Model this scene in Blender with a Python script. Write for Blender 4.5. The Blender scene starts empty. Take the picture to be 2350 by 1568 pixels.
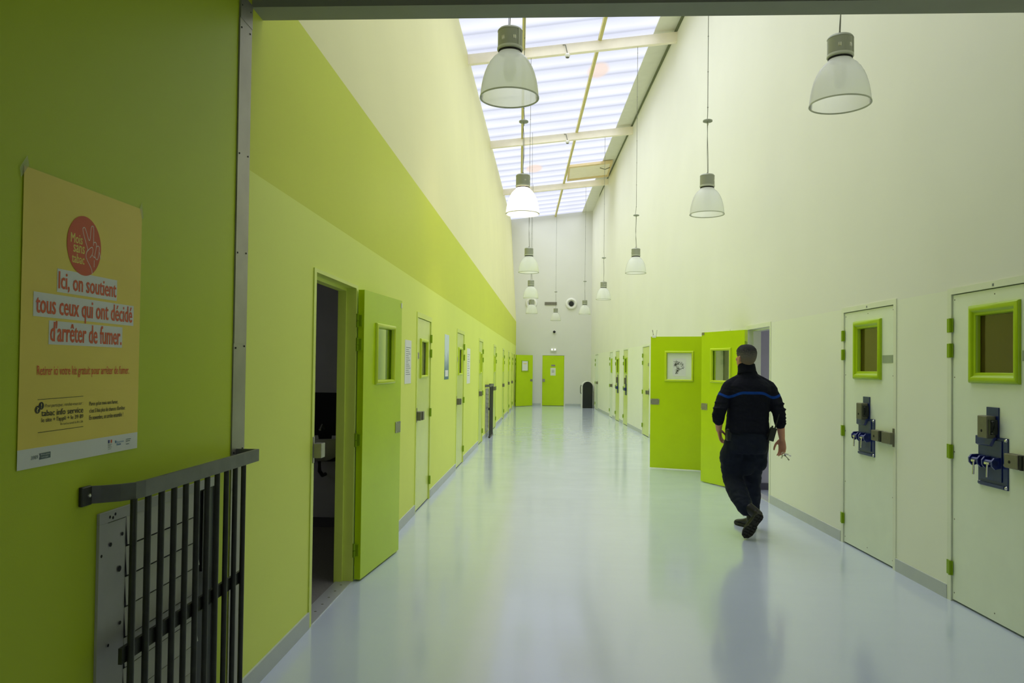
import bpy, bmesh, math, random
from mathutils import Vector, Matrix
random.seed(7)
S = bpy.context.scene
COL = S.collection

# ------------------------------------------------------------------ camera
cam_d = bpy.data.cameras.new('camera')
cam = bpy.data.objects.new('camera', cam_d)
COL.objects.link(cam)
F_PX = 1760.0
cam_d.sensor_fit = 'HORIZONTAL'
cam_d.sensor_width = 36.0
cam_d.lens = F_PX / 2350.0 * 36.0
cam_d.shift_y = 27.0 / 2350.0
cam_d.clip_start = 0.05
cam_d.clip_end = 200
yaw, pitch, roll = math.atan(87 / F_PX), 0.0188, 0.0122
fw = Vector((-math.sin(yaw) * math.cos(pitch), math.cos(yaw) * math.cos(pitch), math.sin(pitch)))
r0 = Vector((math.cos(yaw), math.sin(yaw), 0))
u0 = r0.cross(fw)
rt = r0 * math.cos(roll) + u0 * math.sin(roll)
up = -r0 * math.sin(roll) + u0 * math.cos(roll)
cm = Matrix((rt, up, -fw)).transposed().to_4x4()
cm.translation = (0, 0, 1.528)
cam.matrix_world = cm
S.camera = cam

# ------------------------------------------------------------------ world, light, exposure
w = bpy.data.worlds.new('world')
S.world = w
w.use_nodes = True
w.node_tree.nodes['Background'].inputs[0].default_value = (0.8, 0.88, 1.0, 1)
w.node_tree.nodes['Background'].inputs[1].default_value = 0.02
S.view_settings.view_transform = 'Standard'
S.view_settings.look = 'None'
S.view_settings.exposure = 0.13
S.view_settings.gamma = 1.0
S.view_settings.use_curve_mapping = False
SKY = 0.90          # radiance of the daylit roof glazing
LAMP = 130.0         # radiance of the burning lamp bulb
CELLWIN = 5.0       # daylight through the cell windows
FRONT_FILL = 1.3      # radiance of the added fill panel behind the entrance
# daylight falling through the roof glazing, one area light per bay just under the sheets
for _i, (_y0, _y1, _w, _xc, _p) in enumerate(((3.7, 8.9, 3.3, 0.45, 48), (9.15, 14.45, 3.1, 0.35, 92), (14.7, 20.05, 2.9, 0.25, 90), (20.35, 25.5, 2.7, 0.15, 80), (25.85, 31.0, 2.5, 0.05, 68))):
    _l = bpy.data.lights.new('roof_daylight', 'AREA')
    _l.shape = 'RECTANGLE'
    _l.size, _l.size_y = _w, _y1 - _y0
    _l.energy = _p
    _l.color = (0.90, 0.94, 1.0)
    _l.spread = math.radians(122)
    _o = bpy.data.objects.new('roof_daylight', _l)
    COL.objects.link(_o)
    _o.location = (_xc, (_y0 + _y1) / 2, 7.56 + 0.115 * (_xc + 1.64) - 0.03)
    _o.rotation_euler = (0, -math.atan(0.115), 0)
try:
    S.cycles.use_denoising = True
    S.cycles.max_bounces = 14
    S.cycles.diffuse_bounces = 9
    S.cycles.glossy_bounces = 4
    S.cycles.transmission_bounces = 8
    S.cycles.transparent_max_bounces = 12
    S.cycles.sample_clamp_indirect = 6.0
except Exception:
    pass

# ------------------------------------------------------------------ materials
def lin(c):
    out = []
    for v in c[:3]:
        v = v / 255.0
        out.append(v / 12.92 if v <= 0.04045 else ((v + 0.055) / 1.055) ** 2.4)
    return (out[0], out[1], out[2], 1.0)

def mat(name, col, rough=0.6, metal=0.0, spec=0.4, var=0.03, vscale=6.0, bump=0.0, bscale=120.0, coat=0.0, emit=None, estr=0.0):
    m = bpy.data.materials.new(name)
    m.use_nodes = True
    nt = m.node_tree
    b = nt.nodes['Principled BSDF']
    c = lin(col)
    tc = nt.nodes.new('ShaderNodeTexCoord')
    if var > 0:
        n = nt.nodes.new('ShaderNodeTexNoise')
        n.inputs['Scale'].default_value = vscale
        n.inputs['Detail'].default_value = 4
        nt.links.new(tc.outputs['Object'], n.inputs['Vector'])
        r = nt.nodes.new('ShaderNodeValToRGB')
        r.color_ramp.elements[0].position = 0.3
        r.color_ramp.elements[1].position = 0.7
        r.color_ramp.elements[0].color = tuple(max(0, v * (1 - var)) for v in c[:3]) + (1,)
        r.color_ramp.elements[1].color = tuple(min(1, v * (1 + var)) for v in c[:3]) + (1,)
        nt.links.new(n.outputs['Fac'], r.inputs['Fac'])
        nt.links.new(r.outputs['Color'], b.inputs['Base Color'])
    else:
        b.inputs['Base Color'].default_value = c
    b.inputs['Roughness'].default_value = rough
    b.inputs['Metallic'].default_value = metal
    b.inputs['Specular IOR Level'].default_value = spec
    b.inputs['Coat Weight'].default_value = coat
    if bump > 0:
        n2 = nt.nodes.new('ShaderNodeTexNoise')
        n2.inputs['Scale'].default_value = bscale
        n2.inputs['Detail'].default_value = 3
        nt.links.new(tc.outputs['Object'], n2.inputs['Vector'])
        bp = nt.nodes.new('ShaderNodeBump')
        bp.inputs['Strength'].default_value = bump
        bp.inputs['Distance'].default_value = 0.01
        nt.links.new(n2.outputs['Fac'], bp.inputs['Height'])
        nt.links.new(bp.outputs['Normal'], b.inputs['Normal'])
    if emit:
        b.inputs['Emission Color'].default_value = lin(emit)
        b.inputs['Emission Strength'].default_value = estr
    return m

def band_mat(name, bands, rough=0.55, bump=0.04):
    """wall paint in horizontal bands: [(z_top, colour), ...]"""
    m = mat(name, bands[0][1], rough=rough, var=0, bump=bump, bscale=260, spec=0.3)
    nt = m.node_tree
    b = nt.nodes['Principled BSDF']
    tc = nt.nodes.new('ShaderNodeTexCoord')
    sp = nt.nodes.new('ShaderNodeSeparateXYZ')
    nt.links.new(tc.outputs['Object'], sp.inputs[0])
    noise = nt.nodes.new('ShaderNodeTexNoise')
    noise.inputs['Scale'].default_value = 0.9
    noise.inputs['Detail'].default_value = 5
    nt.links.new(tc.outputs['Object'], noise.inputs['Vector'])
    prev = None
    for i, (zt, c) in enumerate(bands):
        rgb = nt.nodes.new('ShaderNodeRGB')
        rgb.outputs[0].default_value = lin(c)
        if prev is None:
            prev = rgb.outputs[0]
        else:
            g = nt.nodes.new('ShaderNodeMath')
            g.operation = 'GREATER_THAN'
            g.inputs[1].default_value = bands[i - 1][0]
            nt.links.new(sp.outputs['Z'], g.inputs[0])
            mx = nt.nodes.new('ShaderNodeMix')
            mx.data_type = 'RGBA'
            nt.links.new(g.outputs[0], mx.inputs[0])
            nt.links.new(prev, mx.inputs[6])
            nt.links.new(rgb.outputs[0], mx.inputs[7])
            prev = mx.outputs[2]
    mr = nt.nodes.new('ShaderNodeMapRange')
    mr.inputs['To Min'].default_value = 0.95
    mr.inputs['To Max'].default_value = 1.05
    nt.links.new(noise.outputs['Fac'], mr.inputs[0])
    mu = nt.nodes.new('ShaderNodeMix')
    mu.data_type = 'RGBA'
    mu.blend_type = 'MULTIPLY'
    mu.inputs[0].default_value = 1.0
    nt.links.new(prev, mu.inputs[6])
    nt.links.new(mr.outputs[0], mu.inputs[7])
    nt.links.new(mu.outputs[2], b.inputs['Base Color'])
    return m

M = {}
M['wall_left'] = band_mat('left wall paint', [(2.42, (224, 236, 108)), (3.40, (208, 218, 60)), (99, (232, 229, 174))])
M['wall_entry'] = band_mat('entry wall paint', [(99, (184, 204, 34))], rough=0.5)
M['wall_right'] = band_mat('right wall paint', [(2.09, (233, 236, 218)), (99, (231, 231, 221))])
M['wall_back'] = band_mat('end wall paint', [(99, (222, 222, 217))])
M['wall_dim'] = mat('plain plaster', (190, 190, 184), rough=0.7)
M['ceiling'] = mat('ceiling plaster', (120, 120, 112), rough=0.8)
M['base'] = mat('grey skirting paint', (186, 192, 190), rough=0.45, bump=0.05)
M['green'] = mat('lime door paint', (188, 218, 0), rough=0.33, spec=0.4, var=0.03, vscale=3, bump=0.02, bscale=300)
M['leaf_left'] = mat('pale lime door laminate', (212, 226, 118), rough=0.25, spec=0.5, var=0.03, vscale=3)
M['leaf_left2'] = mat('lime green door paint', (204, 222, 92), rough=0.28, spec=0.5, var=0.05, vscale=2)
M['jamb_left'] = mat('lime frame enamel', (214, 228, 100), rough=0.35)
M['jamb_right'] = mat('cream frame enamel', (226, 231, 208), rough=0.4)
M['leaf_right'] = mat('pale grey green door laminate', (228, 236, 216), rough=0.35, var=0.02)
M['leaf_right2'] = mat('pale lime far door laminate', (210, 222, 130), rough=0.25, spec=0.5)
M['frame_green'] = mat('lime window moulding', (168, 200, 8), rough=0.32, spec=0.45)
M['frame_yellow'] = mat('yellow green window moulding', (200, 222, 40), rough=0.3, spec=0.5)
M['hinge'] = mat('lime hinge enamel', (132, 165, 0), rough=0.35)
M['steel'] = mat('brushed grey steel', (150, 148, 140), rough=0.38, metal=0.7, var=0.06, vscale=30)
M['steel_dark'] = mat('dull lock steel', (118, 116, 100), rough=0.45, metal=0.55, var=0.05, vscale=30)
M['steel_trim'] = mat('galvanised cover strip', (150, 148, 138), rough=0.42, metal=0.6, var=0.12, vscale=5)
M['steel_beam'] = mat('grey lintel cladding', (150, 152, 136), rough=0.6, metal=0.2, var=0.06, vscale=3)
M['rail'] = mat('dark grey guard paint', (60, 62, 55), rough=0.45, metal=0.5, var=0.15, vscale=18, bump=0.05)
M['rail_top'] = mat('worn grey handrail steel', (104, 106, 101), rough=0.5, metal=0.5, var=0.12, vscale=14)
M['vent'] = mat('pale grey sheet steel', (176, 176, 170), rough=0.45, metal=0.35, var=0.08, vscale=5)
M['vent_slat'] = mat('pale louvre enamel', (190, 191, 176), rough=0.5, metal=0.1, var=0.05, vscale=6)
M['black'] = mat('black hole', (14, 14, 12), rough=0.7, var=0)
M['dark'] = mat('dark plastic', (26, 30, 28), rough=0.45)
M['blue'] = mat('navy blue steel enamel', (24, 42, 104), rough=0.33, spec=0.5, var=0.08, vscale=20)
M['blue_bright'] = mat('navy bracket enamel', (26, 42, 118), rough=0.28, spec=0.6)
M['chrome'] = mat('bright steel', (214, 214, 205), rough=0.25, metal=0.9, var=0)
M['plate'] = mat('grey name plate', (150, 163, 140), rough=0.4, var=0.04)
M['paper'] = mat('white paper', (228, 230, 222), rough=0.8, var=0.02)
M['ink'] = mat('grey print', (120, 128, 125), rough=0.8, var=0)
M['white'] = mat('white enamel', (232, 232, 226), rough=0.4)
M['beam'] = mat('ivory roof beam paint', (252, 243, 226), rough=0.55)
M['purlin'] = mat('ivory purlin paint', (205, 196, 128), rough=0.55)
M['hatch'] = mat('beige hatch paint', (228, 206, 160), rough=0.55)
M['flash'] = mat('pale grey flashing', (226, 226, 216), rough=0.6)
M['gasket'] = mat('grey green gasket', (104, 112, 84), rough=0.7)
M['cellfloor'] = mat('grey vinyl floor', (118, 114, 114), rough=0.6, var=0.12, vscale=60)
M['cellwall'] = mat('grey cell wall paint', (178, 176, 184), rough=0.7)
M['cellskirt'] = mat('dark skirting', (84, 82, 92), rough=0.6)
M['splash'] = mat('black splashback tile', (16, 17, 17), rough=0.35, var=0)
M['ceramic'] = mat('white ceramic', (205, 206, 208), rough=0.25)
M['threshold'] = mat('aluminium threshold', (196, 198, 202), rough=0.4, metal=0.6, var=0.03)
M['housing'] = mat('grey lamp housing', (150, 154, 138), rough=0.4, metal=0.15, var=0.02)
M['housing_rim'] = mat('pale grey lamp ring', (178, 182, 164), rough=0.4)
M['cable'] = mat('grey cord', (120, 122, 112), rough=0.6, var=0)
M['disc'] = mat('grey lamp hanger disc', (150, 155, 140), rough=0.5)
M['skin'] = mat('skin', (196, 140, 112), rough=0.55, var=0.07, vscale=25, bump=0.05, bscale=150)
M['navy'] = mat('black navy fleece', (19, 21, 32), rough=0.9, spec=0.15, var=0.15, vscale=40, bump=0.25, bscale=60)
M['trouser'] = mat('dark navy trouser cloth', (18, 24, 40), rough=0.8, spec=0.2, var=0.12, vscale=14, bump=0.35, bscale=16)
M['boot'] = mat('black boot leather', (20, 20, 16), rough=0.5, spec=0.4, var=0.1, vscale=20)
M['sole'] = mat('worn rubber sole', (38, 38, 30), rough=0.75, var=0.15, vscale=30)
M['poster_y'] = mat('yellow poster paper', (236, 216, 92), rough=0.55, var=0.03, vscale=4)
M['poster_w'] = mat('white poster paper', (222, 226, 220), rough=0.55, var=0.02)
M['red'] = mat('poster red ink', (206, 84, 42), rough=0.55, var=0.02)
M['orange'] = mat('poster orange ink', (216, 92, 44), rough=0.55, var=0)
M['ptext'] = mat('poster black ink', (40, 44, 30), rough=0.6, var=0)
M['pyellow'] = mat('badge yellow ink', (228, 214, 100), rough=0.55, var=0)
M['pwhite'] = mat('badge white ink', (226, 220, 208), rough=0.55, var=0)
M['pblue'] = mat('logo blue ink', (70, 130, 170), rough=0.6, var=0)
M['pnavy'] = mat('flag blue ink', (24, 44, 120), rough=0.6, var=0)
M['pslate'] = mat('slate logo ink', (92, 110, 112), rough=0.6, var=0)
M['fold'] = mat('paper crease', (206, 190, 92), rough=0.7, var=0)

def floor_mat():
    m = mat('polished pale grey resin', (194, 203, 222), rough=0.16, spec=0.5, var=0.02, vscale=0.8)
    nt = m.node_tree
    b = nt.nodes['Principled BSDF']
    tc = nt.nodes.new('ShaderNodeTexCoord')
    mp = nt.nodes.new('ShaderNodeMapping')
    mp.inputs['Scale'].default_value = (1.0, 3.0, 1.0)
    nt.links.new(tc.outputs['Object'], mp.inputs[0])
    n = nt.nodes.new('ShaderNodeTexNoise')
    n.inputs['Scale'].default_value = 1.3
    n.inputs['Detail'].default_value = 2
    nt.links.new(mp.outputs[0], n.inputs['Vector'])
    bp = nt.nodes.new('ShaderNodeBump')
    bp.inputs['Strength'].default_value = 0.07
    bp.inputs['Distance'].default_value = 0.02
    nt.links.new(n.outputs['Fac'], bp.inputs['Height'])
    nt.links.new(bp.outputs['Normal'], b.inputs['Normal'])
    n3 = nt.nodes.new('ShaderNodeTexNoise')
    n3.inputs['Scale'].default_value = 2.2
    n3.inputs['Detail'].default_value = 6
    nt.links.new(tc.outputs['Object'], n3.inputs['Vector'])
    mr = nt.nodes.new('ShaderNodeMapRange')
    mr.inputs['To Min'].default_value = 0.11
    mr.inputs['To Max'].default_value = 0.26
    nt.links.new(n3.outputs['Fac'], mr.inputs[0])
    nt.links.new(mr.outputs[0], b.inputs['Roughness'])
    b.inputs['Coat Weight'].default_value = 0.5
    b.inputs['Coat Roughness'].default_value = 0.1
    return m
M['floor'] = floor_mat()

PEACH_PATCHES = ((0.96, 16.25, 0.24), (-0.55, 23.6, 0.26))
def glazing_mat():
    """milky corrugated roof sheet glowing with the daylight above it"""
    m = mat('translucent roof sheet', (86, 88, 94), rough=0.9, spec=0.0, var=0)
    nt = m.node_tree
    b = nt.nodes['Principled BSDF']
    tc = nt.nodes.new('ShaderNodeTexCoord')
    sp = nt.nodes.new('ShaderNodeSeparateXYZ')
    nt.links.new(tc.outputs['Object'], sp.inputs[0])
    dv = nt.nodes.new('ShaderNodeMath'); dv.operation = 'DIVIDE'; dv.inputs[1].default_value = 0.69
    nt.links.new(sp.outputs['Y'], dv.inputs[0])
    fr = nt.nodes.new('ShaderNodeMath'); fr.operation = 'FRACT'
    nt.links.new(dv.outputs[0], fr.inputs[0])
    cr = nt.nodes.new('ShaderNodeValToRGB')
    e = cr.color_ramp.elements
    e[0].position = 0.0; e[0].color = (0.60, 0.63, 0.77, 1)
    e[1].position = 1.0; e[1].color = (0.60, 0.63, 0.77, 1)
    for p, c in ((0.05, (0.76, 0.79, 0.95, 1)), (0.30, (0.87, 0.90, 1.04, 1)), (0.62, (0.98, 0.99, 1.06, 1)), (0.82, (0.84, 0.87, 1.02, 1)), (0.94, (0.66, 0.69, 0.84, 1))):
        k = e.new(p); k.color = c
    nt.links.new(fr.outputs[0], cr.inputs[0])
    n = nt.nodes.new('ShaderNodeTexNoise')
    n.inputs['Scale'].default_value = 0.5
    nt.links.new(tc.outputs['Object'], n.inputs['Vector'])
    mr = nt.nodes.new('ShaderNodeMapRange')
    mr.inputs['To Min'].default_value = SKY * 0.84
    mr.inputs['To Max'].default_value = SKY * 1.16
    nt.links.new(n.outputs['Fac'], mr.inputs[0])
    # peach coloured elliptical patches in the sheet
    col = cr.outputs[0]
    for sx, sy, sr in ((PEACH_PATCHES)):
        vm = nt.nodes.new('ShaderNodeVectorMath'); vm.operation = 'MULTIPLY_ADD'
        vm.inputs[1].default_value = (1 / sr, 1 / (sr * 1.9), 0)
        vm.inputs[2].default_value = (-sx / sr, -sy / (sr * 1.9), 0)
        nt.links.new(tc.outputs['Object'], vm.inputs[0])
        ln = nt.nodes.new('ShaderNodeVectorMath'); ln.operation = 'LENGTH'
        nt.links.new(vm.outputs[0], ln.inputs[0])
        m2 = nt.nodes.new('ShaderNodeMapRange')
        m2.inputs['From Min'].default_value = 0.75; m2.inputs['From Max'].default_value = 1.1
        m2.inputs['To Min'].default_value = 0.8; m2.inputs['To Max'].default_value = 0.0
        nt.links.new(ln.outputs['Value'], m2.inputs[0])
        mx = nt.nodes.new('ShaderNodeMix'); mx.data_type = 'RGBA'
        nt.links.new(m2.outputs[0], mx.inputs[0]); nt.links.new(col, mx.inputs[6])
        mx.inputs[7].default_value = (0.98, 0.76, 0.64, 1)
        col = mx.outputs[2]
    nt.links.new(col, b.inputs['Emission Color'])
    nt.links.new(mr.outputs[0], b.inputs['Emission Strength'])
    return m
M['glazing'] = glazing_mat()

def shade_mat():
    m = bpy.data.materials.new('ribbed acrylic shade')
    m.use_nodes = True
    nt = m.node_tree
    nt.nodes.clear()
    out = nt.nodes.new('ShaderNodeOutputMaterial')
    d = nt.nodes.new('ShaderNodeBsdfDiffuse'); d.inputs[0].default_value = lin((252, 252, 250))
    t = nt.nodes.new('ShaderNodeBsdfTranslucent'); t.inputs[0].default_value = lin((252, 252, 250))
    g = nt.nodes.new('ShaderNodeBsdfGlossy'); g.inputs[0].default_value = (1, 1, 1, 1); g.inputs['Roughness'].default_value = 0.2
    tr = nt.nodes.new('ShaderNodeBsdfTransparent'); tr.inputs[0].default_value = (0.97, 0.98, 0.96, 1)
    a = nt.nodes.new('ShaderNodeMixShader'); a.inputs[0].default_value = 0.72
    nt.links.new(d.outputs[0], a.inputs[1]); nt.links.new(t.outputs[0], a.inputs[2])
    b = nt.nodes.new('ShaderNodeMixShader'); b.inputs[0].default_value = 0.14
    nt.links.new(a.outputs[0], b.inputs[1]); nt.links.new(tr.outputs[0], b.inputs[2])
    fz = nt.nodes.new('ShaderNodeFresnel'); fz.inputs[0].default_value = 1.1
    c = nt.nodes.new('ShaderNodeMixShader')
    nt.links.new(fz.outputs[0], c.inputs[0])
    nt.links.new(b.outputs[0], c.inputs[1]); nt.links.new(g.outputs[0], c.inputs[2])
    nt.links.new(c.outputs[0], out.inputs[0])
    return m
M['shade'] = shade_mat()

def glass_mat(name, tint=(0.9, 0.93, 0.9, 1), refl=0.12):
    m = bpy.data.materials.new(name)
    m.use_nodes = True
    nt = m.node_tree
    nt.nodes.clear()
    out = nt.nodes.new('ShaderNodeOutputMaterial')
    tr = nt.nodes.new('ShaderNodeBsdfTransparent'); tr.inputs[0].default_value = tint
    g = nt.nodes.new('ShaderNodeBsdfGlossy'); g.inputs['Roughness'].default_value = 0.03
    x = nt.nodes.new('ShaderNodeMixShader'); x.inputs[0].default_value = refl
    nt.links.new(tr.outputs[0], x.inputs[1]); nt.links.new(g.outputs[0], x.inputs[2])
    nt.links.new(x.outputs[0], out.inputs[0])
    return m
M['glass'] = glass_mat('clear door glass')
M['glass_brown'] = mat('dark wired door glass', (70, 56, 26), rough=0.08, spec=0.55, var=0.05, vscale=3)
M['glass_grey'] = mat('grey door glass', (128, 136, 92), rough=0.08, spec=0.6, var=0.2, vscale=9)
M['bulb'] = mat('burning lamp', (255, 244, 226), rough=0.5, var=0, emit=(255, 238, 214), estr=LAMP)
M['bulb_off'] = mat('unlit lamp bulb', (236, 236, 230), rough=0.3, var=0)
M['cellwin'] = mat('daylit cell window', (230, 232, 240), rough=0.5, var=0, emit=(236, 234, 246), estr=CELLWIN)
M['exit_led'] = mat('emergency light led', (255, 255, 255), rough=0.4, var=0, emit=(250, 250, 255), estr=4.0)

def hair_mat():
    m = mat('short greying hair', (60, 58, 54), rough=0.8, spec=0.2, var=0, bump=0.6, bscale=240)
    nt = m.node_tree
    b = nt.nodes['Principled BSDF']
    tc = nt.nodes.new('ShaderNodeTexCoord')
    sp = nt.nodes.new('ShaderNodeSeparateXYZ')
    nt.links.new(tc.outputs['Object'], sp.inputs[0])
    n = nt.nodes.new('ShaderNodeTexNoise'); n.inputs['Scale'].default_value = 200
    nt.links.new(tc.outputs['Object'], n.inputs['Vector'])
    mr = nt.nodes.new('ShaderNodeMapRange')
    mr.inputs['From Min'].default_value = 1.57; mr.inputs['From Max'].default_value = 1.76
    nt.links.new(sp.outputs['Z'], mr.inputs[0])
    ad = nt.nodes.new('ShaderNodeMath'); ad.operation = 'MULTIPLY_ADD'; ad.inputs[1].default_value = 0.9; ad.inputs[2].default_value = -0.45
    nt.links.new(n.outputs['Fac'], ad.inputs[0])
    a2 = nt.nodes.new('ShaderNodeMath')
    nt.links.new(mr.outputs[0], a2.inputs[0]); nt.links.new(ad.outputs[0], a2.inputs[1])
    r = nt.nodes.new('ShaderNodeValToRGB')
    r.color_ramp.elements[0].position = 0.05; r.color_ramp.elements[0].color = lin((128, 108, 84))
    r.color_ramp.elements[1].position = 0.8; r.color_ramp.elements[1].color = lin((40, 40, 44))
    k = r.color_ramp.elements.new(0.45); k.color = lin((104, 100, 94))
    nt.links.new(a2.outputs[0], r.inputs[0])
    nt.links.new(r.outputs[0], b.inputs['Base Color'])
    return m
M['hair'] = hair_mat()

def fleece_mat():
    """black fleece with a royal blue chest stripe running round body and sleeves"""
    m = M['navy']
    nt = m.node_tree
    b = nt.nodes['Principled BSDF']
    src = b.inputs['Base Color'].links[0].from_socket
    tc = nt.nodes.new('ShaderNodeTexCoord')
    sp = nt.nodes.new('ShaderNodeSeparateXYZ')
    nt.links.new(tc.outputs['Object'], sp.inputs[0])
    # stripe centre height: 1.325 on the back, dipping at both armholes
    ax = nt.nodes.new('ShaderNodeMath'); ax.operation = 'SUBTRACT'; ax.inputs[1].default_value = 1.862
    nt.links.new(sp.outputs['X'], ax.inputs[0])
    ab = nt.nodes.new('ShaderNodeMath'); ab.operation = 'ABSOLUTE'
    nt.links.new(ax.outputs[0], ab.inputs[0])
    dx = nt.nodes.new('ShaderNodeMath'); dx.operation = 'SUBTRACT'; dx.inputs[1].default_value = 0.205
    nt.links.new(ab.outputs[0], dx.inputs[0])
    da = nt.nodes.new('ShaderNodeMath'); da.operation = 'ABSOLUTE'
    nt.links.new(dx.outputs[0], da.inputs[0])
    dip = nt.nodes.new('ShaderNodeMapRange')
    dip.interpolation_type = 'SMOOTHERSTEP'
    dip.inputs['From Min'].default_value = -0.02; dip.inputs['From Max'].default_value = 0.14
    dip.inputs['To Min'].default_value = -0.042; dip.inputs['To Max'].default_value = 0.0
    nt.links.new(da.outputs[0], dip.inputs[0])
    z0 = nt.nodes.new('ShaderNodeMath'); z0.operation = 'SUBTRACT'
    nt.links.new(sp.outputs['Z'], z0.inputs[0]); nt.links.new(dip.outputs[0], z0.inputs[1])
    z1 = nt.nodes.new('ShaderNodeMath'); z1.operation = 'SUBTRACT'; z1.inputs[1].default_value = 1.322
    nt.links.new(z0.outputs[0], z1.inputs[0])
    z2 = nt.nodes.new('ShaderNodeMath'); z2.operation = 'ABSOLUTE'
    nt.links.new(z1.outputs[0], z2.inputs[0])
    lt = nt.nodes.new('ShaderNodeMath'); lt.operation = 'LESS_THAN'; lt.inputs[1].default_value = 0.0125
    nt.links.new(z2.outputs[0], lt.inputs[0])
    mx = nt.nodes.new('ShaderNodeMix'); mx.data_type = 'RGBA'
    nt.links.new(lt.outputs[0], mx.inputs[0])
    nt.links.new(src, mx.inputs[6])
    mx.inputs[7].default_value = lin((14, 56, 134))
    nt.links.new(mx.outputs[2], b.inputs['Base Color'])
fleece_mat()

def drawing_mat():
    m = mat('ink drawing paper', (226, 228, 224), rough=0.8, var=0)
    return m
M['drawing'] = drawing_mat()

# ------------------------------------------------------------------ mesh helpers
def ident(a, b, c):
    return Vector((a, b, c))

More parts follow.
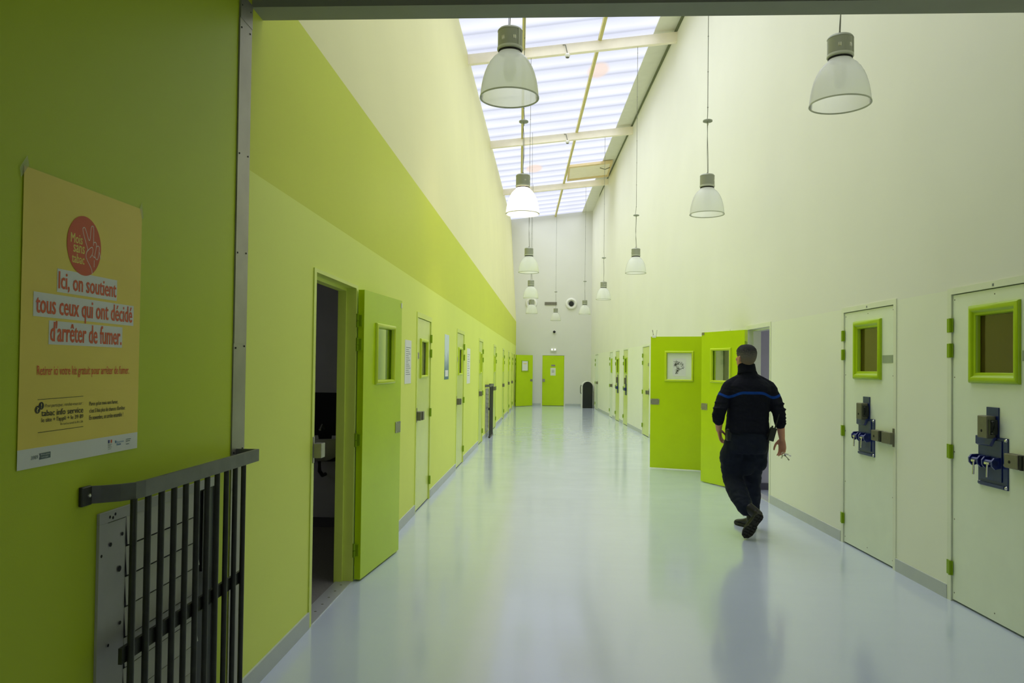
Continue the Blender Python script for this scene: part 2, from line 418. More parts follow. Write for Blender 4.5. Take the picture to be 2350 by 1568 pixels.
class MB:
    def __init__(self, f=None):
        self.bm = bmesh.new()
        self.f = f or ident
        self.smooth = False
    def v(self, p):
        return self.bm.verts.new(self.f(*p))
    def face(self, vs, mi=0):
        try:
            fc = self.bm.faces.new(vs)
            fc.material_index = mi
            return fc
        except ValueError:
            return None
    def hexa(self, p, mi=0):
        v = [self.v(q) for q in p]
        for idx in ((0, 1, 2, 3), (4, 7, 6, 5), (0, 4, 5, 1), (1, 5, 6, 2), (2, 6, 7, 3), (3, 7, 4, 0)):
            self.face([v[i] for i in idx], mi)
        return self
    def box(self, a0, a1, b0, b1, c0, c1, mi=0):
        return self.hexa([(a0, b0, c0), (a1, b0, c0), (a1, b1, c0), (a0, b1, c0), (a0, b0, c1), (a1, b0, c1), (a1, b1, c1), (a0, b1, c1)], mi)
    def quad(self, p, mi=0):
        self.face([self.v(q) for q in p], mi)
        return self
    def rings(self, rings, close=False, cap=True):
        vs = [[self.v(p) for p in r] for r in rings]
        n = len(vs[0])
        m = len(vs)
        for i in range(m if close else m - 1):
            a, b = vs[i], vs[(i + 1) % m]
            for j in range(n):
                self.face([a[j], a[(j + 1) % n], b[(j + 1) % n], b[j]])
        if cap and not close:
            self.face(list(reversed(vs[0])))
            self.face(vs[-1])
        return self
    def tube(self, pts, r, seg=8, close=False):
        """round tube through points given in this builder's coordinates"""
        P = [Vector(p) for p in pts]
        rad = r if isinstance(r, (list, tuple)) else [r] * len(P)
        rings = []
        ref = Vector((0, 0, 1))
        for i, p in enumerate(P):
            if close:
                t = (P[(i + 1) % len(P)] - P[i - 1])
            else:
                t = (P[min(i + 1, len(P) - 1)] - P[max(i - 1, 0)])
            t = t.normalized() if t.length > 1e-9 else Vector((0, 0, 1))
            rr = ref if abs(t.dot(ref)) < 0.95 else Vector((1, 0, 0))
            x = t.cross(rr).normalized()
            y = x.cross(t).normalized()
            rings.append([tuple(p + (x * math.cos(2 * math.pi * k / seg) + y * math.sin(2 * math.pi * k / seg)) * rad[i]) for k in range(seg)])
        self.rings(rings, close=close)
        self.smooth = True
        return self
    def lathe(self, prof, c, seg=48, rib=0.0, axis='z', closed=False):
        rings = []
        for (r, h) in prof:
            ring = []
            for k in range(seg):
                a = 2 * math.pi * k / seg
                q = r * (1 + (rib if k % 2 else -rib)) if r > 1e-6 else 1e-5
                if axis == 'z':
                    ring.append((c[0] + q * math.cos(a), c[1] + q * math.sin(a), c[2] + h))
                elif axis == 'x':
                    ring.append((c[0] + h, c[1] + q * math.cos(a), c[2] + q * math.sin(a)))
                else:
                    ring.append((c[0] + q * math.cos(a), c[1] + h, c[2] + q * math.sin(a)))
            rings.append(ring)
        self.rings(rings, close=closed)
        self.smooth = True
        return self
    def prism(self, outline, ax, h0, h1):
        """outline in two coordinates, extruded along axis ax (0, 1 or 2)"""
        def put(p, h):
            q = list(p)
            q.insert(ax, h)
            return tuple(q)
        self.rings([[put(p, h0) for p in outline], [put(p, h1) for p in outline]])
        return self
    def moulding(self, d_of, a0, a1, c0, c1, prof, order='daz'):
        """picture-frame moulding; prof = [(inset, height)], closed ring; coords (d, a, c)"""
        def ring(inset, h):
            A0, A1, C0, C1 = a0 + inset, a1 - inset, c0 + inset, c1 - inset
            pts = [(A0, C0), (A1, C0), (A1, C1), (A0, C1)]
            if order == 'daz':
                return [(d_of + h, a, c) for a, c in pts]
            return [(a, d_of + h, c) for a, c in pts]
        self.rings([ring(i, h) for i, h in prof], close=True)
        return self
    def blob(self, c, rx, ry, rz, rot=None, sub=3):
        r = bmesh.ops.create_icosphere(self.bm, subdivisions=sub, radius=1.0)
        for v in r['verts']:
            p = Vector((v.co.x * rx, v.co.y * ry, v.co.z * rz))
            if rot is not None:
                p = rot @ p
            v.co = p + Vector(c)
        return self
    def limb(self, pts, seg=14):
        """tapering limb: [(x, y, z, r)] with a ball at every joint"""
        for i, (x, y, z, r) in enumerate(pts):
            self.blob((x, y, z), r, r, r, sub=2)
            if i:
                a = pts[i - 1]
                self.tube([a[:3], (x, y, z)], [a[3], r], seg=seg)
        return self
    def build(self, name, m, parent=None, smooth=None, bevel=0.0, keep=False, recalc=True):
        bm = self.bm
        if recalc:
            bmesh.ops.recalc_face_normals(bm, faces=bm.faces[:])
        me = bpy.data.meshes.new(name)
        sm = self.smooth if smooth is None else smooth
        for f in bm.faces:
            f.smooth = sm
        off = Vector((0, 0, 0))
        if parent is None and not keep and len(bm.verts):
            xs = [v.co for v in bm.verts]
            lo = Vector((min(v.x for v in xs), min(v.y for v in xs), min(v.z for v in xs)))
            hi = Vector((max(v.x for v in xs), max(v.y for v in xs), max(v.z for v in xs)))
            off = Vector(((lo.x + hi.x) / 2, (lo.y + hi.y) / 2, lo.z))
            for v in bm.verts:
                v.co -= off
        bm.to_mesh(me)
        bm.free()
        for q in (m if isinstance(m, (list, tuple)) else [m]):
            me.materials.append(q)
        o = bpy.data.objects.new(name, me)
        COL.objects.link(o)
        o.location = off
        if parent is not None:
            o.parent = parent
            o.matrix_parent_inverse = world_of(parent).inverted()
        if bevel > 0:
            b = o.modifiers.new('bevel', 'BEVEL')
            b.width = bevel
            b.segments = 2
            b.limit_method = 'ANGLE'
        if sm:
            try:
                me.set_sharp_from_angle(angle=math.radians(40))
            except Exception:
                pass
        return o

def world_of(o):
    mb = o.matrix_basis.copy()
    if o.parent is None:
        return mb
    return world_of(o.parent) @ o.matrix_parent_inverse @ mb

def tag(o, label=None, cat=None, group=None, kind=None):
    if label: o['label'] = label
    if cat: o['category'] = cat
    if group: o['group'] = group
    if kind: o['kind'] = kind
    return o

def empty(name, loc, label, cat, group=None, kind=None):
    o = bpy.data.objects.new(name, None)
    o.empty_display_size = 0.1
    COL.objects.link(o)
    o.location = loc
    return tag(o, label, cat, group, kind)

def kids(o):
    return [c for c in COL.objects if c.parent == o]

def bake(o):
    """apply the modifiers of o to its mesh"""
    bpy.context.view_layer.update()
    dg = bpy.context.evaluated_depsgraph_get()
    me = bpy.data.meshes.new_from_object(o.evaluated_get(dg), depsgraph=dg)
    o.modifiers.clear()
    o.data = me
    return o

# wall coordinates: d = distance into the corridor, u = along the corridor, z = height
XL = -1.385
RA, RB = -0.0405, 2.929
_rn = math.sqrt(1 + RA * RA)
YB = 31.15
def LW(d, u, z):
    return Vector((XL + d, u, z))
def RW(d, u, z):
    return Vector((RB + RA * u - d / _rn, u + RA * d / _rn, z))
def BW(d, u, z):
    return Vector((u, YB - d, z))
def right_x(y):
    return RB + RA * y

# ------------------------------------------------------------------ room shell
DOORS_L = [  # u0, u1, style
    (4.41, 5.43), (7.90, 8.88), (11.34, 12.33), (14.92, 15.84), (18.78, 19.73), (22.35, 23.25), (25.3, 26.2), (27.55, 28.45), (29.25, 30.2)]
DOORS_R = [(4.36, 5.365), (6.075, 7.08), (9.03, 9.98), (10.75, 11.78), (17.25, 18.25), (20.62, 21.55), (22.32, 23.28), (23.95, 24.75), (28.3, 29.4)]
DH = 2.10

def wall_mesh(f, u_lo, u_hi, z_hi, holes, thick=0.2):
    mb = MB(f)
    u = u_lo
    for (a, b) in sorted(holes):
        mb.box(-thick, 0, u, a, 0, DH)
        u = b
    mb.box(-thick, 0, u, u_hi, 0, DH)
    mb.box(-thick, 0, u_lo, u_hi, DH, z_hi)
    return mb

TRIM_Y0, TRIM_Y1 = 3.284, 3.42
mb = wall_mesh(LW, TRIM_Y1 - 0.06, YB + 0.3, 3.40, DOORS_L, 0.12)
# the cream upper part leans gently outward up to the roof glazing
mb.hexa([(-0.12, TRIM_Y1 - 0.06, 3.40), (0, TRIM_Y1 - 0.06, 3.40), (0, YB + 0.3, 3.40), (-0.12, YB + 0.3, 3.40),
         (-0.46, TRIM_Y1 - 0.06, 7.6), (-0.262, TRIM_Y1 - 0.06, 7.6), (-0.262, YB + 0.3, 7.6), (-0.46, YB + 0.3, 7.6)])
tag(mb.build('wall_left', M['wall_left'], keep=True), 'long left wall in lime bands below and cream above', 'wall', kind='structure')
mb = MB(LW).box(-0.2, 0.0, -3.2, TRIM_Y1 - 0.06, 0, 3.7)
tag(mb.build('wall_entrance', M['wall_entry'], keep=True), 'darker lime entrance wall that carries the yellow poster', 'wall', kind='structure')
mb = wall_mesh(RW, -3.2, YB + 0.3, 8.05, DOORS_R, 0.16)
tag(mb.build('wall_right', M['wall_right'], keep=True), 'tall cream right wall with the white cell doors', 'wall', kind='structure')
mb = wall_mesh(BW, -1.9, 2.2, 8.0, [(-0.345, 0.63)], 0.2)
tag(mb.build('wall_back', M['wall_back'], keep=True), 'white end wall of the corridor', 'wall', kind='structure')
mb = MB().box(-1.7, 3.4, -3.4, -3.2, 0, 3.7)
tag(mb.build('wall_front', M['wall_dim'], keep=True), 'plain wall behind the entrance', 'wall', kind='structure')
mb = MB().box(XL - 0.01, 3.3, -3.2, YB, -0.1, 0.0)
tag(mb.build('floor', M['floor'], keep=True), 'glossy pale grey resin floor', 'floor', kind='structure')
mb = MB().box(-1.6, 3.3, -3.2, 3.43, 3.6, 3.75)
tag(mb.build('ceiling', M['ceiling'], keep=True), 'low grey ceiling over the entrance', 'ceiling', kind='structure')

t = empty('window_7', (0.6, -3.15, 1.2), 'wide glowing fill panel added behind the entrance', 'window', kind='structure')  # unseen glowing panel, added to brighten the entrance and lintel
M['front_fill'] = mat('entrance fill panel', (230, 232, 240), rough=0.5, var=0, emit=(236, 238, 250), estr=FRONT_FILL)
MB().box(-0.6, 1.8, -3.198, -3.18, 1.2, 2.9).build('pane', M['front_fill'], t)
MB(lambda x, y, z: Vector((x, y, z))).moulding(-3.198, -0.66, 1.86, 1.14, 2.96, [(0, 0), (0, 0.04), (0.06, 0.04), (0.06, 0)], order='adz').build('window_frame', M['white'], t, smooth=False)  # surround of the added fill panel

# lintel across the corridor, and the wall it carries
mb = MB().box(XL, 2.80, 3.43, 3.565, 3.17, 3.75)
for sx in (-0.55, 0.02, 0.12, 0.9, 1.5, 2.1):
    mb.box(sx, sx + 0.007, 3.426, 3.43, 3.188, 3.194)
tag(mb.build('trim_1', M['steel_beam'], keep=True), 'grey lintel crossing the top of the view', 'lintel', kind='structure')
mb = MB().box(-1.75, 2.9, 3.45, 3.56, 3.75, 8.0)
tag(mb.build('wall_lintel', M['wall_right'], keep=True), 'cream wall above the grey lintel', 'wall', kind='structure')

# metal cover strip over the wall joint
t = empty('trim_2', LW(0, 3.35, 0), 'pale steel cover strip standing between the two lime walls', 'cover strip', kind='structure')
mb = MB(LW).box(0, 0.006, TRIM_Y0, TRIM_Y1, 0, 1.62).box(0, 0.007, TRIM_Y0 + 0.002, TRIM_Y1 - 0.001, 1.62, 3.06)
mb.hexa([(0.0, TRIM_Y0 + 0.004, 3.06), (0.009, TRIM_Y0 + 0.004, 3.06), (0.009, TRIM_Y1, 3.06), (0.0, TRIM_Y1, 3.06),
         (0.0, TRIM_Y0 + 0.004, 3.17), (0.009, TRIM_Y0 + 0.004, 3.17), (0.009, TRIM_Y1, 3.17), (0.0, TRIM_Y1, 3.17)])
mb.build('strip', M['steel_trim'], t)
for z in (0.42, 0.98, 1.14, 1.60, 2.02, 2.46, 3.02, 3.12):
    for du in (0.018, 0.112):
        MB(LW).lathe([(0.0001, 0.0095), (0.004, 0.0095), (0.004, 0.004), (0.0001, 0.004)], (0, TRIM_Y0 + du, z + (0.01 if du > 0.05 else 0)), seg=8, axis='x').build('screw', M['black'], t)

# skirtings
def skirting(name, f, lo, hi, holes, label, h=0.095):
    mb = MB(f)
    u = lo
    for a, b in sorted(holes):
        mb.box(0, 0.011, u, a, 0, h)
        u = b
    mb.box(0, 0.011, u, hi, 0, h)
    return tag(mb.build(name, M['base'], keep=True), label, 'skirting', kind='structure')
skirting('baseboard_left', LW, TRIM_Y1, YB, DOORS_L, 'pale grey skirting along the lime left wall')
skirting('baseboard_right', RW, -3.0, YB, DOORS_R, 'pale grey skirting along the cream right wall')
skirting('baseboard_back', BW, -1.37, 1.66, [(-0.345, 0.63)], 'pale grey skirting along the end wall')

# ------------------------------------------------------------------ roof
def roof_z(x):
    return 7.56 + 0.115 * (x + 1.64)
def beam_z(x):
    return 7.42 + 0.101 * (x + 1.654)
BEAMS = [9.03, 14.585, 20.21, 25.70]
edges = [3.56] + BEAMS + [YB]
for i in range(len(edges) - 1):
    y0, y1 = edges[i], edges[i + 1]
    mb = MB()
    n = max(1, round((y1 - y0) / 0.69))
    xa = -1.70
    for k in range(n):
        a = y0 + (y1 - y0) * k / n
        b = y0 + (y1 - y0) * (k + 1) / n
        xr0, xr1 = right_x(a) - 0.40, right_x(b) - 0.40
        q = lambda x, y, dz: (x, y, roof_z(x) + dz)
        mb.hexa([q(xa, a, 0.0), q(xr0, a, 0.0), q(xr1, b, 0.012), q(xa, b, 0.012), q(xa, a, 0.025), q(xr0, a, 0.025), q(xr1, b, 0.037), q(xa, b, 0.037)])
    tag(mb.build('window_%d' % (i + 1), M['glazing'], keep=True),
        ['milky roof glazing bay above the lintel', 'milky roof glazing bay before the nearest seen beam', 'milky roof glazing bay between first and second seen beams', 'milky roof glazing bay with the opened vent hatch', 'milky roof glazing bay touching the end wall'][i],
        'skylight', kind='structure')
# flashing strip and gasket along the right wall
mb = MB()
mb.hexa([(right_x(3.5) - 0.42, 3.5, roof_z(right_x(3.5) - .42) - 0.01), (right_x(3.5) + 0.02, 3.5, roof_z(right_x(3.5)) - 0.02), (right_x(YB) + 0.02, YB, roof_z(right_x(YB)) - 0.02), (right_x(YB) - 0.42, YB, roof_z(right_x(YB) - .42) - 0.01),
         (right_x(3.5) - 0.42, 3.5, roof_z(right_x(3.5) - .42) + 0.09), (right_x(3.5) + 0.02, 3.5, roof_z(right_x(3.5)) + 0.09), (right_x(YB) + 0.02, YB, roof_z(right_x(YB)) + 0.09), (right_x(YB) - 0.42, YB, roof_z(right_x(YB) - .42) + 0.09)])
tag(mb.build('trim_3', M['flash'], keep=True), 'pale grey flashing between the glazing and the cream wall', 'flashing', kind='structure')
mb = MB(RW).box(0.0, 0.03, 3.6, YB, 7.93, 7.99)
tag(mb.build('trim_4', M['gasket'], keep=True), 'dark grey gasket line at the top of the cream wall', 'gasket', kind='structure')

# beams
NB = ['ivory roof beam hidden above the lintel', 'ivory roof beam nearest the lintel', 'ivory roof beam in the middle of the glazing', 'ivory roof beam beside the opened hatch']
for i, y in enumerate(BEAMS):
    xl, xr = -1.66, right_x(y) + 0.01
    def bq(x, yy, dz):
        return (x, yy, beam_z(x) + dz)
    mb = MB()
    mb.hexa([bq(xl, y - 0.05, -0.085), bq(xr, y - 0.05, -0.085), bq(xr, y + 0.05, -0.085), bq(xl, y + 0.05, -0.085),
             bq(xl, y - 0.05, 0.11), bq(xr, y - 0.05, 0.11), bq(xr, y + 0.05, 0.11), bq(xl, y + 0.05, 0.11)])
    tag(mb.build('trim_%d' % (5 + i), M['beam'], keep=True, bevel=0.008), NB[i], 'beam', kind='structure')
# purlins
def purlin(n, x0, x1, label, y0=3.6, y1=YB, wd=0.06):
    mb = MB()
    z0, z1 = roof_z(x0) - 0.02, roof_z(x1) - 0.02
    mb.hexa([(x0 - wd / 2, y0, z0 - 0.06), (x0 + wd / 2, y0, z0 - 0.06), (x1 + wd / 2, y1, z1 - 0.06), (x1 - wd / 2, y1, z1 - 0.06),
             (x0 - wd / 2, y0, z0 + 0.03), (x0 + wd / 2, y0, z0 + 0.03), (x1 + wd / 2, y1, z1 + 0.03), (x1 - wd / 2, y1, z1 + 0.03)])
    tag(mb.build(n, M['purlin'], keep=True), label, 'purlin', kind='structure')
purlin('trim_9', 1.36, 0.168, 'ivory purlin down the middle of the glazing')
purlin('trim_10', -0.12, -1.02, 'ivory purlin near the lime wall side', y1=25.7)

# opened vent hatch in the roof
t = empty('roof_hatch', (1.35, 23.4, 7.8), 'cream framed vent hatch set in the roof glazing', 'roof hatch')
hx0, hx1, hy0, hy1 = 0.50, 1.86, 23.5, 25.3
def hz(x): return roof_z(x) - 0.05
def slab(x0, x1, y0, y1, h0, h1):
    return MB().hexa([(x0, y0, hz(x0) + h0), (x1, y0, hz(x1) + h0), (x1, y1, hz(x1) + h0), (x0, y1, hz(x0) + h0),
                      (x0, y0, hz(x0) + h1), (x1, y0, hz(x1) + h1), (x1, y1, hz(x1) + h1), (x0, y1, hz(x0) + h1)])
slab(hx0, hx1, hy0, hy0 + 0.16, -0.05, 0.02).build('frame_rail', M['hatch'], t)
slab(hx0, hx1, hy1 - 0.16, hy1, -0.05, 0.02).build('frame_rail', M['hatch'], t)
slab(hx0, hx0 + 0.06, hy0 + 0.16, hy1 - 0.16, -0.04, 0.02).build('frame_stile', M['hatch'], t)
slab(hx1 - 0.06, hx1, hy0 + 0.16, hy1 - 0.16, -0.04, 0.02).build('frame_stile', M['hatch'], t)
slab(hx0 + 0.06, hx1 - 0.06, hy0 + 0.16, hy1 - 0.16, -0.02, 0.0).build('panel', M['beam'], t)
MB().tube([(hx1 - 0.35, hy0 + 0.6, hz(1.5) - 0.03), (hx1 - 0.2, hy0 + 0.5, hz(1.5) - 0.1), (hx1 - 0.05, hy0 + 0.55, hz(1.7) - 0.05)], 0.012).build('opener_arm', M['steel_dark'], t)

# little sensors hanging under the beams
def spot(x, y, label):
    zc = beam_z(x) - 0.085
    t = empty('ceiling_sensor', (x, y - 0.05, zc - 0.1), label, 'sensor', 'white sensors under the roof beams')
    MB().tube([(x - 0.08, y - 0.065, zc + 0.16), (x - 0.03, y - 0.085, zc + 0.15), (x, y - 0.09, zc + 0.02), (x + 0.01, y - 0.08, zc - 0.02)], 0.009).build('bracket', M['cable'], t)
    MB().lathe([(0.0001, 0), (0.035, 0.005), (0.05, 0.03), (0.052, 0.05), (0.03, 0.075), (0.0001, 0.08)], (x + 0.01, y - 0.08, zc - 0.09), seg=20).build('head', M['white'], t)
    MB().lathe([(0.0001, -0.003), (0.032, -0.003), (0.036, 0.006), (0.0001, 0.006)], (x + 0.01, y - 0.08, zc - 0.092), seg=20).build('lens', M['steel_dark'], t)
spot(0.26, 14.585, 'small white sensor on a bent bracket under the nearest roof beam')
spot(0.39, 20.21, 'small white sensor under the second visible roof beam')

# ------------------------------------------------------------------ doors
PROF_OPEN = [(0.0, 0.0), (0.0, 0.008), (0.003, 0.014), (0.009, 0.018), (0.017, 0.0195), (0.025, 0.017), (0.030, 0.012), (0.033, 0.004), (0.034, -0.012), (0.02, -0.012), (0.004, -0.002)]
PROF_BIG = [(0.0, 0.0), (0.0, 0.010), (0.003, 0.017), (0.010, 0.023), (0.020, 0.026), (0.031, 0.025), (0.040, 0.020), (0.046, 0.012), (0.050, 0.009), (0.062, 0.008), (0.066, 0.003), (0.068, -0.022), (0.05, -0.022), (0.01, -0.004)]

def leaf_slab(f, w, h0, h1, th, win):
    """door leaf: x 0..w from the hinge, y -th..0 with the front at y = 0"""
    mb = MB(f)
    if win is None:
        return mb.box(0, w, -th, 0, h0, h1)
    a0, a1, c0, c1 = win
    O = [(0, h0), (w, h0), (w, h1), (0, h1)]
    I = [(a0, c0), (a1, c0), (a1, c1), (a0, c1)]
    mb.rings([[(x, -th, z) for x, z in O], [(x, 0, z) for x, z in O], [(x, 0, z) for x, z in I], [(x, -th, z) for x, z in I]], close=True)
    return mb

def door(n, W, u0, u1, label, leaf_mat, jamb_mat, hinge_far=True, opened=None, win=None, win_prof=PROF_OPEN, win_mat=None, pane=None, leaf_top=2.05,
         latch='pair', hinges=(1.85, 1.68, 1.0, 0.22), jw=0.045, hinge_mat=None, plate=False, both=False, leaf_parts=None, th=0.045, depth=None, screws=False):
    root = empty('door_%d' % n, W(0, (u0 + u1) / 2, 0), label, 'door', kind='structure')
    if depth is None: depth = 0.12 if W is LW else 0.16
    # frame: two jambs, a head and the stop behind the leaf
    mb = MB(W)
    top = leaf_top + 0.006
    mb.box(-depth, 0.007, u0, u0 + jw, 0, DH)
    mb.box(-depth, 0.007, u1 - jw, u1, 0, DH)
    mb.box(-depth, 0.007, u0 + jw, u1 - jw, top, DH)
    mb.box(-depth, -0.062, u0 + jw, u0 + jw + 0.02, 0, top)
    mb.box(-depth, -0.062, u1 - jw - 0.02, u1 - jw, 0, top)
    mb.box(-depth, -0.062, u0 + jw + 0.02, u1 - jw - 0.02, top - 0.02, top)
    mb.build('door_frame', jamb_mat, root)
    gap = 0.004
    if opened is None:
        w = (u1 - u0) - 2 * jw - 2 * gap
        if hinge_far:
            f = lambda x, y, z: W(-0.004 + y, u1 - jw - gap - x, z)
        else:
            f = lambda x, y, z: W(-0.004 + y, u0 + jw + gap + x, z)
    else:
        (hx, hy), (ex, ey), (nx, ny), w = opened
        f = lambda x, y, z: Vector((hx + ex * x + nx * y, hy + ey * x + ny * y, z))
    leaf = leaf_slab(f, w, 0.012, leaf_top, th, win).build('leaf', leaf_mat, root, bevel=0.0015)
    if win:
        a0, a1, c0, c1 = win
        mw = win_mat or M['frame_green']
        MB(f).moulding(0.0, a0 - 0.0, a1 + 0.0, c0, c1, win_prof, order='adz').build('window_frame', mw, leaf, smooth=True)
        if both:
            g = lambda x, y, z: f(x, -th - y, z)
            MB(g).moulding(0.0, a0, a1, c0, c1, win_prof, order='adz').build('window_frame', mw, leaf, smooth=True)
        MB(f).box(a0 + 0.005, a1 - 0.005, -0.030, -0.024, c0 + 0.005, c1 - 0.005).build('pane', pane or M['glass'], leaf)
    # hinges
    hm = hinge_mat or M['hinge']
    for hz_ in hinges:
        mb = MB(f)
        if opened is None:
            mb.box(-0.05, 0.012, 0.004, 0.014, hz_ - 0.047, hz_ + 0.047)
            mb.tube([(-0.003, 0.016, hz_ - 0.047), (-0.003, 0.016, hz_ + 0.047)], 0.011, seg=10)
        else:
            mb.tube([(-0.014, 0.0, hz_ - 0.048), (-0.014, 0.0, hz_ - 0.003)], 0.011, seg=10)
            mb.tube([(-0.014, 0.0, hz_ + 0.0), (-0.014, 0.0, hz_ + 0.048)], 0.0115, seg=10)
            mb.box(-0.014, 0.001, -0.03, -0.002, hz_ - 0.04, hz_ + 0.04)
        mb.build('hinge', hm, root, smooth=False)
    if latch == 'pair':
        mb = MB(f)
        mb.box(w - 0.15, w - 0.06, 0.0, 0.066, 0.965, 1.055)
        mb.box(w - 0.06, w - 0.035, 0.0, 0.03, 0.975, 1.045)
        mb.build('lock_box', M['steel_dark'], leaf, bevel=0.004)
        mb = MB(f)
        mb.box(w + 0.002, w + 0.03, 0.008, 0.014, 0.945, 1.095)
        mb.box(w - 0.028, w + 0.022, 0.012, 0.056, 0.965, 1.055)
        mb.build('lock_keeper', M['steel_dark'], root, bevel=0.004)
    elif latch == 'plate':
        for yy0, yy1 in ((0.0, 0.004), (-th - 0.004, -th)):
            MB(f).box(w - 0.14, w - 0.004, yy0, yy1, 0.985, 1.075).build('lock_plate', M['steel'], leaf)
            for sx in (w - 0.13, w - 0.014):
                for sz in (0.994, 1.066):
                    MB(f).box(sx - 0.006, sx + 0.006, yy0 - 0.002, yy1 + 0.002, sz - 0.006, sz + 0.006).build('screw', M['chrome'], leaf)
    if plate:
        MB(f).box(w - 0.19, w - 0.02, 0.0, 0.003, 1.603, 1.664).build('name_plate', M['plate'], leaf)
    if screws:
        for sx in (0.02, w / 2, w - 0.02):
            for sz in (0.06, 0.55, 1.0, 1.5, 2.02):
                if sx == w / 2 and 0.3 < sz < 1.9:
                    continue
                MB(f).lathe([(0.0001, 0.0016), (0.004, 0.0016), (0.005, 0.0), (0.0001, 0.0)], (sx, 0, sz), seg=8, axis='y').build('screw', M['steel_dark'], leaf)
        MB(W).box(0.007, 0.0085, (u0 + u1) / 2 - 0.008, (u0 + u1) / 2 + 0.008, 2.068, 2.084).build('frame_mark', M['ink'], root)
    if leaf_parts:
        leaf_parts(f, w, leaf, root)
    return root, leaf, f, w

def unit(a, b):
    v = Vector((b[0] - a[0], b[1] - a[1]))
    L = v.length
    return (v.x / L, v.y / L), L

# --- left wall
# 1: the wide open lime door of the dark cell; the leaf lies back towards the wall
h0, free = (-1.370, 5.409), (-1.277, 6.319)
e, L_ = unit(h0, free)
nrm = (-e[1], e[0])       # the leaf's corridor side now faces the wall
def keeper1(f, w, leaf, root):
    mb = MB(LW)
    mb.box(0.006, 0.012, 4.425, 4.452, 0.955, 1.11)
    mb.box(0.008, 0.058, 4.43, 4.505, 0.985, 1.07)
    mb.build('lock_keeper', M['steel'], root, bevel=0.004)
    mb = MB(LW)
    mb.box(-0.11, 0.004, 4.42, 5.42, -0.005, 0.006)
    mb.build('threshold', M['threshold'], root)
    for k in range(6):
        MB(LW).lathe([(0.0001, 0.0075), (0.008, 0.007), (0.009, 0.005), (0.0001, 0.005)], (-0.045, 4.56 + 0.145 * k, 0), seg=10).build('screw', M['steel_dark'], root)
    # small number sticker at the top corner of the leaf
    MB(f).box(w - 0.03, w - 0.008, -0.05, -0.0455, 2.01, 2.05).build('sticker', M['white'], leaf)
door(1, LW, 4.41, 5.43, 'lime door standing wide open beside the dark cell doorway, nearest on the left wall', M['green'], M['jamb_left'], opened=(h0, e, nrm, L_),
     win=(0.25, 0.715, 1.39, 1.85), pane=M['glass'], win_mat=M['frame_yellow'], latch='plate', leaf_top=2.072, both=True, leaf_parts=keeper1)

LL = ['pale lime closed door after the first paper notice', 'narrow looking lime closed door just before the tall blue poster ends, beside the second notice',
      'lime closed door just before the far bar guard', 'lime closed door just behind the far bar guard', 'lime closed door, second beyond the far bar guard', 'lime closed door, third beyond the far bar guard', 'lime closed door, fourth beyond the far bar guard']
LL[1] = 'pale lime closed door between the tall blue poster and the second notice'
for i, (a, b) in enumerate(DOORS_L[1:8]):
    w_ = (b - a) - 0.098
    door(2 + i, LW, a, b, LL[i], M['leaf_left'] if i < 2 else M['leaf_left2'], M['jamb_left'], win=(0.20, w_ - 0.20, 1.40, 1.83), pane=M['glass_grey'], win_mat=M['frame_yellow'], leaf_top=2.04)
    # little grey plate beside the pane
    lf = [o for o in kids(bpy.data.objects['door_%d' % (2 + i)]) if o.name.startswith('leaf')][0]
    MB(LW).box(-0.003, 0.001, a + 0.075, a + 0.175, 1.61, 1.675).build('name_plate', M['steel'], lf)

# 9: far lime door, opened square to the wall at the end
h0, free = (-1.345, 30.2), (-0.70, 30.95)
e, L_ = unit(h0, free)
def paper9(f, w, leaf, root):
    MB(f).box(0.33, 0.66, -0.052, -0.049, 1.42, 1.80).build('paper_sheet', M['paper'], leaf)
    MB(f).box(0.40, 0.59, -0.053, -0.051, 1.68, 1.71).build('text_line', M['pyellow'], leaf)
door(9, LW, 29.25, 30.2, 'lime door opened square beside the end wall', M['green'], M['jamb_left'], opened=(h0, e, (-e[1], e[0]), L_ - 0.03),
     win=(0.28, 0.72, 1.37, 1.83), pane=M['glass'], latch='plate', leaf_top=2.04, both=True, leaf_parts=paper9)

